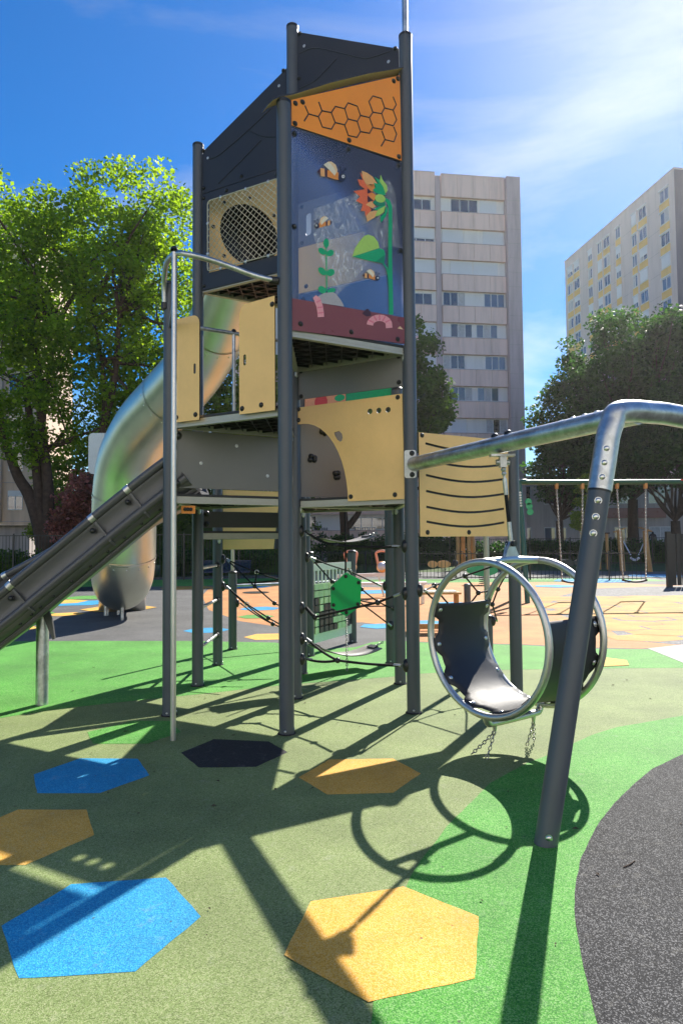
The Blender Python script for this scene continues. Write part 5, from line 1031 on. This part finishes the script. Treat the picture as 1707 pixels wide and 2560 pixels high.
# ------------------------------------------------------------------ buildings
PR_ = random.Random(77)
class Wall:
    """a facade: O lower left as seen, u along it to the right, n outwards"""
    def __init__(s, root, O, u): s.r = root; s.O = Vector(O); s.u = Vector(u).normalized(); s.n = s.u.cross(UP)
    def w(s, x, z, d=0.0): return s.O+s.u*x+UP*z+s.n*d
    def block(s, nm, x0, z0, x1, z1, d0, d1, mat, par=None):
        m = MB(); m.obox(s.w(x0, z0, d0), s.u*(x1-x0), UP*(z1-z0), s.n*(d1-d0)); return m.build(nm, mat, par or s.r)
    def window(s, x0, z0, x1, z1, leaves=3, glass='window_glass', shut=0.0, d=0.0, fr=.055):
        m = MB()
        def b(a, c, e, f): m.obox(s.w(a, c, d), s.u*(e-a), UP*(f-c), s.n*.06)
        b(x0, z0, x1, z0+fr); b(x0, z1-fr, x1, z1)
        k = (x1-x0)/leaves
        for i in range(leaves+1): xx = x0+i*k; b(max(x0, xx-fr*.6), z0+fr, min(x1, xx+fr*.6), z1-fr)
        o = m.build('window', 'white_paint', s.r)
        for i in range(leaves):
            mm_ = MB(); mm_.obox(s.w(x0+i*k+fr*.6, z0+fr, d+.004), s.u*(k-fr*1.2), UP*(z1-z0-2*fr), s.n*.02); mm_.build('pane', 'curtain' if PR_.random() < .16 else glass, o)
        if shut > 0: s.block('shutter', x0+.01, z1-shut*(z1-z0), x1-.01, z1-.002, d+.062, d+.10, 'shutter', o)
        return o
# centre block, pink panels
cb0 = V(-9.0, 58.0, 0); cu = V(1, .14, 0).normalized()
cb = thing('apartment_block', cb0, 'pink panelled apartment block behind the right of the tower', 'building'); cw = Wall(cb, cb0, cu)
FH = 2.88; HT = 34.85
X = lambda px_: (lambda d: (cb0.dot(cw.n)/d.dot(cw.n)*d-cb0).dot(cu))(ray(px_, 1300))
xs0, xs1, xr, xe = X(1099), X(1112), X(1276), X(1318)
cw.block('core_wall', 0, 0, xr-.02, HT-.5, -14, -.16, 'cream_panel')
cw.block('corner_pier', xr, 0, xe-.3, HT, -14, .55, 'pink_panel_dark'); cw.block('downpipe_strip', xs0, 2.6, xs1, HT-.1, -.16, .05, 'pink_panel_dark')
for k in range(24): cw.block('pier_joint', xr-.01, 2+k*1.33, xe-.29, 2.03+k*1.33, .5, .565, 'base_wall')
def spandrel(x0, x1, z0, z1, n):
    for i in range(n): a = x0+(x1-x0)*i/n; b = x0+(x1-x0)*(i+1)/n; cw.block('cladding_panel', a+.012, z0, b-.012, z1, -.16, .16, 'pink_panel')
    cw.block('string_course', x0, z1, x1, z1+.05, -.16, .20, 'pink_panel_dark')
topz = HT; rows = []
z = HT-2.05
spandrel(xs1+.05, xr-.05, z, HT, 4); spandrel(xs0-8.6, xs0-.05, z, HT+.1, 6)
wr = random.Random(4); f = 0
while z > 3.5:
    z1 = z; z0 = z-1.40; 
    # right bay
    W_ = xr-xs1-.1; a = xs1+.05
    pat = [[('w', .16, .58, 'd'), ('s', .62, .88, 0)], [('s', .02, .34, 0), ('s', .66, .98, 0)], [('s', .14, .48, 0), ('s', .5, .88, 0)], [('w', .02, .36, 'd'), ('w', .66, .98, 'b')], [('w', .13, .46, 'd'), ('w', .53, .86, 'b')], [('w', .01, .34, 'd'), ('w', .66, .98, 'b')], [('w', .12, .45, 'd'), ('w', .53, .86, 'b')], [('s', .12, .35, 0), ('w', .66, .98, 'd')]][f % 8]
    for kind, t0, t1, g_ in pat:
        if kind == 'w': cw.window(a+W_*t0, z0+.10, a+W_*t1, z1-.04, 3, 'window_blue' if g_ == 'b' else 'window_glass', d=-.15)
        else: cw.block('closed_shutter', a+W_*t0, z0+.03, a+W_*t1, z1-.02, -.155, -.10, 'shutter')
    for t in (.0, .36, .62): cw.block('infill_panel', a+W_*t+.01, z0+.01, a+W_*min(1, t+.26 if t else .13), z1-.01, -.158, -.13, 'cream_panel')
    # left bay: loggia
    if f in (0, 3, 6): 
        cw.window(xs0-3.6, z0+.1, xs0-.4, z1-.25, 4, 'window_glass', d=-.15); cw.window(xs0-8.0, z0+.1, xs0-4.2, z1-.25, 4, 'window_glass', d=-.15)
    else:
        cw.block('closed_shutter', xs0-3.5, z0+(.45 if f == 1 else .12), xs0-.12, z1-.03, -.155, -.08, 'shutter'); cw.window(xs0-8.0, z0+.1, xs0-4.2, z1-.25, 4, 'window_glass', shut=wr.choice((0, .5, .9)), d=-.15)
        if f == 1: cw.window(xs0-3.5, z0+.05, xs0-.12, z0+.43, 4, 'window_glass', d=-.15)
    if f > 6:
        cw.window(xs0-14, z0+.1, xs0-11, z1-.1, 3, 'window_glass', d=-.15)
    zb = z0-(FH-1.40)
    spandrel(xs1+.05, xr-.05, zb, z0, 4); spandrel(xs0-8.6, xs0-.05, zb, z0, 6)
    if zb < 16: spandrel(.2, xs0-8.7, zb, z0, 9)
    z = zb; f += 1
cw.block('ground_floor', 0, 0, xs0-.5, z, -.2, -.02, 'base_wall')
for x in (6.0, 10.2): 
    o = cw.window(x, 1.2, x+1.9, 2.9, 3, 'window_glass', d=-.01)
    for k in range(9): m = MB(); m.cyl(cw.w(x+.1+k*.21, 1.2, .09), cw.w(x+.1+k*.21, 2.9, .09), .018, n=6); m.build('window_bar', 'fence_paint', o)
# right block, white with ochre panels
_a, _b = at(1411, 658, 106), at(1683, 413, 79); c0 = V(_a.x, 106, 0); c1 = V(_b.x, 79, 0); rb = thing('apartment_block', c1, 'tall white apartment block with ochre window strips at right', 'building'); ru = (c1-c0).normalized(); HR = (_a.z+_b.z)/2-.2
rwf = Wall(rb, c0, ru); LR = (c1-c0).length
rwf.block('wall_slab', 0, 0, LR, HR, -14, 0, 'white_wall')
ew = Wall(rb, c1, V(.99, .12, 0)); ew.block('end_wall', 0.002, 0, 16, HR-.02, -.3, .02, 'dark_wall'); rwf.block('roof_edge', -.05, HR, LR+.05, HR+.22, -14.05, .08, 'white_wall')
def tcol(zx):           # distance along the facade for a column seen at this place along the roof line
    d = ray(1380+zx/3.79, 900); k = c0.dot(rwf.n)/d.dot(rwf.n); return (d*k-c0).dot(ru)
cols = [(160, 212, 0), (222, 278, 0), (360, 402, 1), (452, 495, 0), (508, 572, 0), (628, 676, 1), (783, 832, 0), (850, 932, 0), (1055, 1150, 1)]
wr = random.Random(9); FR = 2.72
for ci, (za, zb_, _) in enumerate(cols):
    x0, x1 = tcol(za), tcol(zb_)
    for r_ in range(15):
        zt = HR-1.35-r_*FR
        if r_ > 11 and ci > 4: break
        sh = 0.0
        if ci in (1, 3, 4) and r_ >= (5 if ci == 1 else 4): sh = (1.5 if ci == 1 else 1.9)
        a, b = x0+sh, x1+sh
        rwf.block('ochre_panel', a, zt-FR+.02, b, zt-1.62, .0, .03, 'ochre_panel')
        rwf.block('lintel', a-.02, zt-.02, b+.02, zt+.12, .0, .14, 'shutter')
        rwf.window(a+.12*(b-a), zt-1.58, b-.03, zt-.05, 2 if (b-a) < 2.3 else 4, wr.choice(('window_blue', 'window_blue', 'window_glass')), wr.choice((0, 0, 0, .45, .6, .95)), d=.002, fr=.07)
for r_ in range(1, 16): 
    for a, b in ((tcol(285), tcol(352)), (tcol(580), tcol(622)), (tcol(690), tcol(775)), (tcol(940), tcol(1048))): rwf.block('slab_joint', a, HR-r_*FR-.5, b, HR-r_*FR-.46, .0, .015, 'base_wall')
# left building
lb0 = V(-34, 47, 0); lb = thing('apartment_block', lb0, 'beige apartment block behind the tree at the left', 'building'); lw = Wall(lb, lb0, V(1, .18, 0)); LX = 12.2
lw.block('wall_slab', 0, 3.0, LX, 26, -12, 0, 'beige_wall'); lw.block('ground_floor', 0, 0, LX-.6, 3.0, -12, -.7, 'base_wall')
for r_ in range(8):
    zb_ = 4.0+r_*2.8
    lw.block('string_course', 0, zb_-.75, LX+.03, zb_-.70, .0, .05, 'pink_panel_dark')
    for k in range(5):
        xx = LX-1.9-k*2.35; lw.window(xx, zb_+.1, xx+1.0, zb_+1.5, 2, 'window_glass', wr.choice((0, 0, .3)), d=.002); lw.block('fin', xx-.55, zb_-.7, xx-.40, zb_+2.05, 0, .35, 'beige_wall')
# low white shopfront behind the right trees
sh0 = V(14, 62, 0); shp = thing('low_building', sh0, 'low pale building with maroon sign behind the right-hand trees', 'building'); sw_ = Wall(shp, sh0, V(1, .02, 0)); sw_.block('wall_slab', 0, 0, 34, 7.5, -8, 0, 'base_wall'); sw_.block('sign_board', 10.0, 3.6, 15.5, 4.5, .0, .25, 'maroon_print')
for k in range(10): sw_.window(1.2+k*3.2, .9, 3.2+k*3.2, 2.8, 2, 'window_blue', d=.002); sw_.window(1.2+k*3.2, 4.9, 3.2+k*3.2, 6.6, 2, 'window_glass', d=.002)
# unseen block added behind the viewpoint; its sunlit facade bounces fill onto the panels
ob0 = V(46, -30, 0); obk = thing('apartment_block', ob0, 'pale apartment block across the square behind the viewpoint', 'building'); ow = Wall(obk, ob0, V(-1, 0, 0)); ow.block('wall_slab', 0, 0, 92, 27, -12, 0, 'cream_panel')
for r_ in range(9):
    ow.block('string_course', 0, 2.6+r_*2.85, 92, 2.7+r_*2.85, 0, .08, 'pink_panel_dark')
    for k in range(12): ow.window(2+k*7.6, 3.5+r_*2.85-2.6, 4.6+k*7.6, 3.5+r_*2.85-1.1, 1, 'window_glass', d=.002)
# ------------------------------------------------------------------ vegetation
def leaves(name, parent, centres, per, spread, size, mat, kind=None, flat=.75, seed=1):
    r = np.random.default_rng(seed); C = np.array(centres); n = len(C)*per
    base = np.repeat(C, per, 0); off = r.normal(0, 1, (n, 3)); off /= (np.linalg.norm(off, axis=1, keepdims=True)+1e-9); off *= (r.random((n, 1))**.45)*spread; off[:, 2] *= flat
    c = base+off
    nrm = r.normal(0, 1, (n, 3)); nrm[:, 2] = np.abs(nrm[:, 2])+.35; nrm /= np.linalg.norm(nrm, axis=1, keepdims=True)
    t = r.normal(0, 1, (n, 3)); t -= nrm*(t*nrm).sum(1, keepdims=True); t /= np.linalg.norm(t, axis=1, keepdims=True); b = np.cross(nrm, t)
    s = size*(.6+.8*r.random((n, 1)))
    # five-point leaf: stalk end, two shoulders, tip
    v = np.stack([c-t*s*.55, c-t*s*.05+b*s*.50-nrm*s*.10, c+t*s*.62-nrm*s*.05, c-t*s*.05-b*s*.50-nrm*s*.10], 1).reshape(-1, 3)
    o = np.array(ORG[parent]); v = v-o
    me = bpy.data.meshes.new(name); me.vertices.add(len(v)); me.vertices.foreach_set('co', v.astype(np.float32).ravel())
    me.loops.add(n*4); me.loops.foreach_set('vertex_index', np.arange(n*4, dtype=np.int32)); me.polygons.add(n); me.polygons.foreach_set('loop_start', np.arange(0, n*4, 4, dtype=np.int32)); me.polygons.foreach_set('loop_total', np.full(n, 4, np.int32))
    me.materials.append(MATS[mat]); me.update(calc_edges=True); ob = bpy.data.objects.new(name, me); link(ob, parent); ORG[ob] = ORG[parent]; return ob
def fill(ells, n, seed, shell=.5):
    """clump centres through a crown made of ellipsoids (centre, radii), denser towards the outside"""
    r = random.Random(seed); out = []; vol = [e[1][0]*e[1][1]*e[1][2] for e in ells]; tot = sum(vol)
    while len(out) < n:
        k = r.choices(range(len(ells)), vol)[0]; c, R_ = ells[k]; d = Vector((r.gauss(0, 1), r.gauss(0, 1), r.gauss(0, 1))).normalized(); t = shell+(1-shell)*r.random()**.6 if r.random() < .8 else r.random()
        out.append((c.x+d.x*R_[0]*t, c.y+d.y*R_[1]*t, c.z+d.z*R_[2]*t))
    return out
def limb(mb, p0, p1, r0, r1, rr, wob=.12, n=6):
    p0, p1 = Vector(p0), Vector(p1); L0 = (p1-p0).length; pts = []; rs = []
    for i in range(n+1):
        t = i/n; o = Vector((rr.gauss(0, 1), rr.gauss(0, 1), rr.gauss(0, .5)))*wob*L0*.25*math.sin(math.pi*t); pts.append(p0.lerp(p1, t)+o); rs.append(r0+(r1-r0)*t)
    mb.tube(smooth(pts, 2), [rs[min(n, i//2)] for i in range(2*n+1)], 7); return pts
def tree(label, base, ells, clumps, per, spread, size, mat, limbs=None, tr=.22, seed=3, group=None, bark='bark', fork=.35, name='broadleaf_tree'):
    rr = random.Random(seed); root = thing(name, base, label, 'tree', group); base = Vector(base); cs = fill(ells, clumps, seed)
    m = MB(); tips = []
    if limbs is None:
        top = sum((e[0] for e in ells), V(0, 0, 0))/len(ells); fk = base.lerp(V(base.x, base.y, top.z), fork); m.tube([base-UP*.1, base.lerp(fk, .1), base.lerp(fk, .5)+V(rr.uniform(-.1, .1), 0, 0), fk], [tr*1.35, tr*1.05, tr*.95, tr*.85], 12)
        starts = [fk]*7
    else:
        starts = []
        for (pts, r0, r1) in limbs:
            sm_ = smooth(pts, 5); m.tube(sm_, [r0+(r1-r0)*i/(len(sm_)-1) for i in range(len(sm_))], 11); starts += [Vector(pts[-1])]*2+[Vector(pts[len(pts)//2])]
    m.build('trunk', bark, root)
    m = MB()
    for k in range(min(46, max(14, clumps//7))):
        q = Vector(rr.choice(cs)); s_ = min(starts, key=lambda a: (a-q).length+rr.random()*2.5); pts = limb(m, s_, q, tr*.30, tr*.05, rr)
        for j in range(2): q2 = Vector(min(rr.sample(cs, min(12, len(cs))), key=lambda a: (Vector(a)-pts[3]).length)); limb(m, pts[3], q2, tr*.11, tr*.03, rr, .1, 4)
    m.build('branches', bark, root, kind='stuff')
    leaves('crown', root, cs, per, spread, size, mat, seed=seed)
    return root
D1 = 33.0; A1 = lambda x, y, d=D1: at(x, y, d)
E_ = lambda x, y, d, rx, rz, ry=None: (at(x, y, d), (rx, ry or rx, rz))
b1 = V(A1(112, 1400).x, D1, 0)
limbs1 = [([b1-UP*.1, A1(112, 1385), A1(95, 1300), A1(72, 1235), A1(45, 1190), A1(20, 1120), A1(-5, 1020)], .42, .16), ([A1(118, 1360), A1(105, 1290), A1(95, 1200), A1(80, 1080), A1(62, 960)], .34, .13), ([A1(112, 1360), A1(122, 1250), A1(112, 1130), A1(100, 1010), A1(95, 880)], .32, .12),
          ([A1(115, 1370), A1(150, 1310), A1(195, 1250), A1(235, 1180), A1(255, 1080), A1(285, 960), A1(300, 780)], .36, .11), ([A1(258, 1075), A1(262, 1000), A1(255, 900), A1(225, 760)], .14, .06), ([A1(122, 1250), A1(108, 1120), A1(118, 960), A1(150, 800)], .16, .07)]
tree('large maple with several dark trunks and sunlit yellow-green crown at left', b1, [E_(60, 880, 33, 4.6, 5.5, 2.76), E_(210, 680, 33, 4.0, 4.2, 2.40), E_(330, 540, 33, 3.4, 2.6, 2.04), E_(140, 548, 33, 2.6, 2.4, 1.56), E_(360, 760, 34, 3.2, 4.6, 1.92), E_(-60, 650, 33, 3.8, 5.5, 2.28), E_(250, 930, 33, 3.6, 2.9, 2.16), E_(420, 640, 35, 2.4, 3.4, 1.44), E_(410, 900, 36, 2.6, 3.4, 1.56)], 430, 150, .95, .162, 'leaf_maple', limbs1, .40, 5)
tree('bright yellow-green tree glimpsed behind the maple trunks', V(-11.5, 46, 0), [E_(230, 1180, 46, 3.6, 3.4), E_(330, 1100, 46, 3.6, 3.6), E_(560, 1080, 46, 4.5, 4.5), E_(430, 1000, 46, 4.2, 4.2), E_(660, 1000, 46, 3.4, 3.2)], 190, 130, 1.2, .24, 'leaf_bright', None, .28, 8)
tree('dark green maple in front of the pink block', V(at(1030, 1400, 44).x, 44, 0), [E_(1010, 1000, 44, 2.9, 3.6), E_(1030, 870, 44, 1.7, 2.2), E_(1075, 1000, 44, 1.9, 1.9), E_(960, 1080, 44, 3.2, 2.6)], 150, 130, .8, .20, 'leaf_mid', None, .26, 11)
tree('tallest dense dark tree in front of the white block', V(at(1585, 1400, 52).x, 52, 0), [E_(1560, 900, 52, 4.4, 4.4), E_(1640, 880, 52, 4.4, 4.4), E_(1500, 1000, 52, 4.4, 4.2), E_(1600, 1060, 52, 5.2, 4.4), E_(1700, 1000, 52, 4.6, 5.4)], 320, 150, 1.1, .21, 'leaf_dark', None, .42, 13, 'dark trees on the right')
tree('lower dark tree left of the tallest right-hand tree', V(at(1400, 1400, 50).x, 50, 0), [E_(1415, 1060, 50, 2.6, 2.8), E_(1450, 1130, 50, 3.2, 3.2), E_(1385, 1165, 50, 2.2, 2.9), E_(1480, 1190, 50, 3.0, 2.3), E_(1408, 1010, 50, 1.5, 1.4)], 190, 150, .95, .20, 'leaf_dark', None, .30, 17, 'dark trees on the right')
tree('broad dark tree at the right edge above the swing beam', V(at(1690, 1400, 46).x, 46, 0), [E_(1690, 1120, 46, 3.6, 2.8), E_(1610, 1150, 46, 2.8, 2.0), E_(1750, 1050, 46, 3.6, 4.0)], 150, 180, .95, .19, 'leaf_dark', None, .34, 19, 'dark trees on the right')
b = V(at(1463, 1400, 39).x, 39, 0)
tree('bright young tree with pale stake beside the swing chain', b, [E_(1463, 1260, 39, .75, 1.5), E_(1452, 1300, 39, .6, .8), E_(1458, 1215, 39, .45, .7)], 44, 60, .36, .13, 'leaf_bright', None, .07, 23, None, 'timber', .4, 'young_tree')
b = V(at(868, 1400, 50).x, 50, 0)
tree('forked dark trunk seen under the tower deck', b, [E_(860, 1130, 50, 3.2, 1.8), E_(930, 1110, 50, 2.8, 1.8)], 60, 110, 1.0, .22, 'leaf_mid', [([b-UP*.1, at(866, 1385, 50), at(862, 1330, 50), at(858, 1280, 50), at(850, 1200, 50)], .42, .26), ([at(866, 1320, 50), at(885, 1298, 50), at(900, 1270, 50), at(915, 1200, 50)], .26, .16)], .3, 29)
def shrub(label, base, ells, clumps, per, spread, size, mat, seed, name='shrub', cat='shrub'):
    root = thing(name, base, label, cat); rr = random.Random(seed); base = Vector(base); cs = fill(ells, clumps, seed, .3); m = MB()
    for k in range(8): limb(m, base+V(rr.uniform(-.2, .2), 0, 0), rr.choice(cs), .035, .01, rr)
    m.build('stems', 'bark', root, kind='stuff'); leaves('foliage', root, cs, per, spread, size, mat, seed=seed); return root
shrub('pinkish red leaved shrub behind the fence beside the tube slide', V(at(205, 1400, 32).x, 32, 0), [E_(205, 1270, 32, 1.3, 1.5), E_(195, 1335, 32, 1.2, 1.0)], 60, 80, .5, .15, 'leaf_red', 31)
shrub('yellow-green shrub behind the maple trunk', V(at(150, 1400, 35).x, 35, 0), [E_(150, 1260, 35, 1.0, 1.2), E_(140, 1340, 35, 1.2, 1.2)], 50, 80, .5, .15, 'leaf_bright', 37)
def hedge(label, p0, p1, h_, w, n, mat, seed):
    p0, p1 = Vector(p0), Vector(p1); r = random.Random(seed); root = thing('hedge', p0, label, 'hedge')
    cs = [tuple(p0.lerp(p1, r.random())+V(r.uniform(-w, w), r.uniform(-w, w), h_*(.12+.8*r.random()**.8))) for k in range(n)]
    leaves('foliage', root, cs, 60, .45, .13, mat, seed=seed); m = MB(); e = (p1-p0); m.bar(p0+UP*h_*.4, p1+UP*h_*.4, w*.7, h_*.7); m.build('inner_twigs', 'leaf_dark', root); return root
hedge('low sunlit hedge behind the fence at far left', V(-17.5, 31.5, 0), V(-9.5, 32, 0), 1.25, .6, 130, 'leaf_mid', 41)
hedge('dark hedge behind the bench and left fence', V(-9.0, 34, 0), V(-1.5, 36, 0), 1.3, .7, 130, 'leaf_dark', 43)
hedge('dark hedge behind the fence in the centre', V(-1.0, 47, 0), V(8.5, 47.5, 0), 2.2, .9, 190, 'leaf_dark', 47)
hedge('dark hedge behind the far fence at the right', V(9.0, 48, 0), V(28, 47, 0), 1.6, .9, 330, 'leaf_dark', 53)
hedge('tall dark hedge closing the view at far left', V(-16, 41, 0), V(-2.6, 44, 0), 6.0, 1.3, 430, 'leaf_mid', 59)
# ------------------------------------------------------------------ thin scattering box added to stand in for veiling lens glare
hz = bpy.data.materials.new('haze_air'); hz.use_nodes = True; _n = hz.node_tree.nodes; _n.remove(_n['Principled BSDF']); pv_ = _n.new('ShaderNodeVolumePrincipled')
pv_.inputs['Color'].default_value = (1, .97, .95, 1); pv_.inputs['Density'].default_value = .00028; pv_.inputs['Anisotropy'].default_value = .68
hz.node_tree.links.new(pv_.outputs[0], _n['Material Output'].inputs['Volume']); MATS['haze_air'] = hz
m = MB(); m.obox(V(-75, -46, -1), V(150, 0, 0), V(0, 176, 0), V(0, 0, 47.5)); m.build('haze', 'haze_air', kind='stuff')
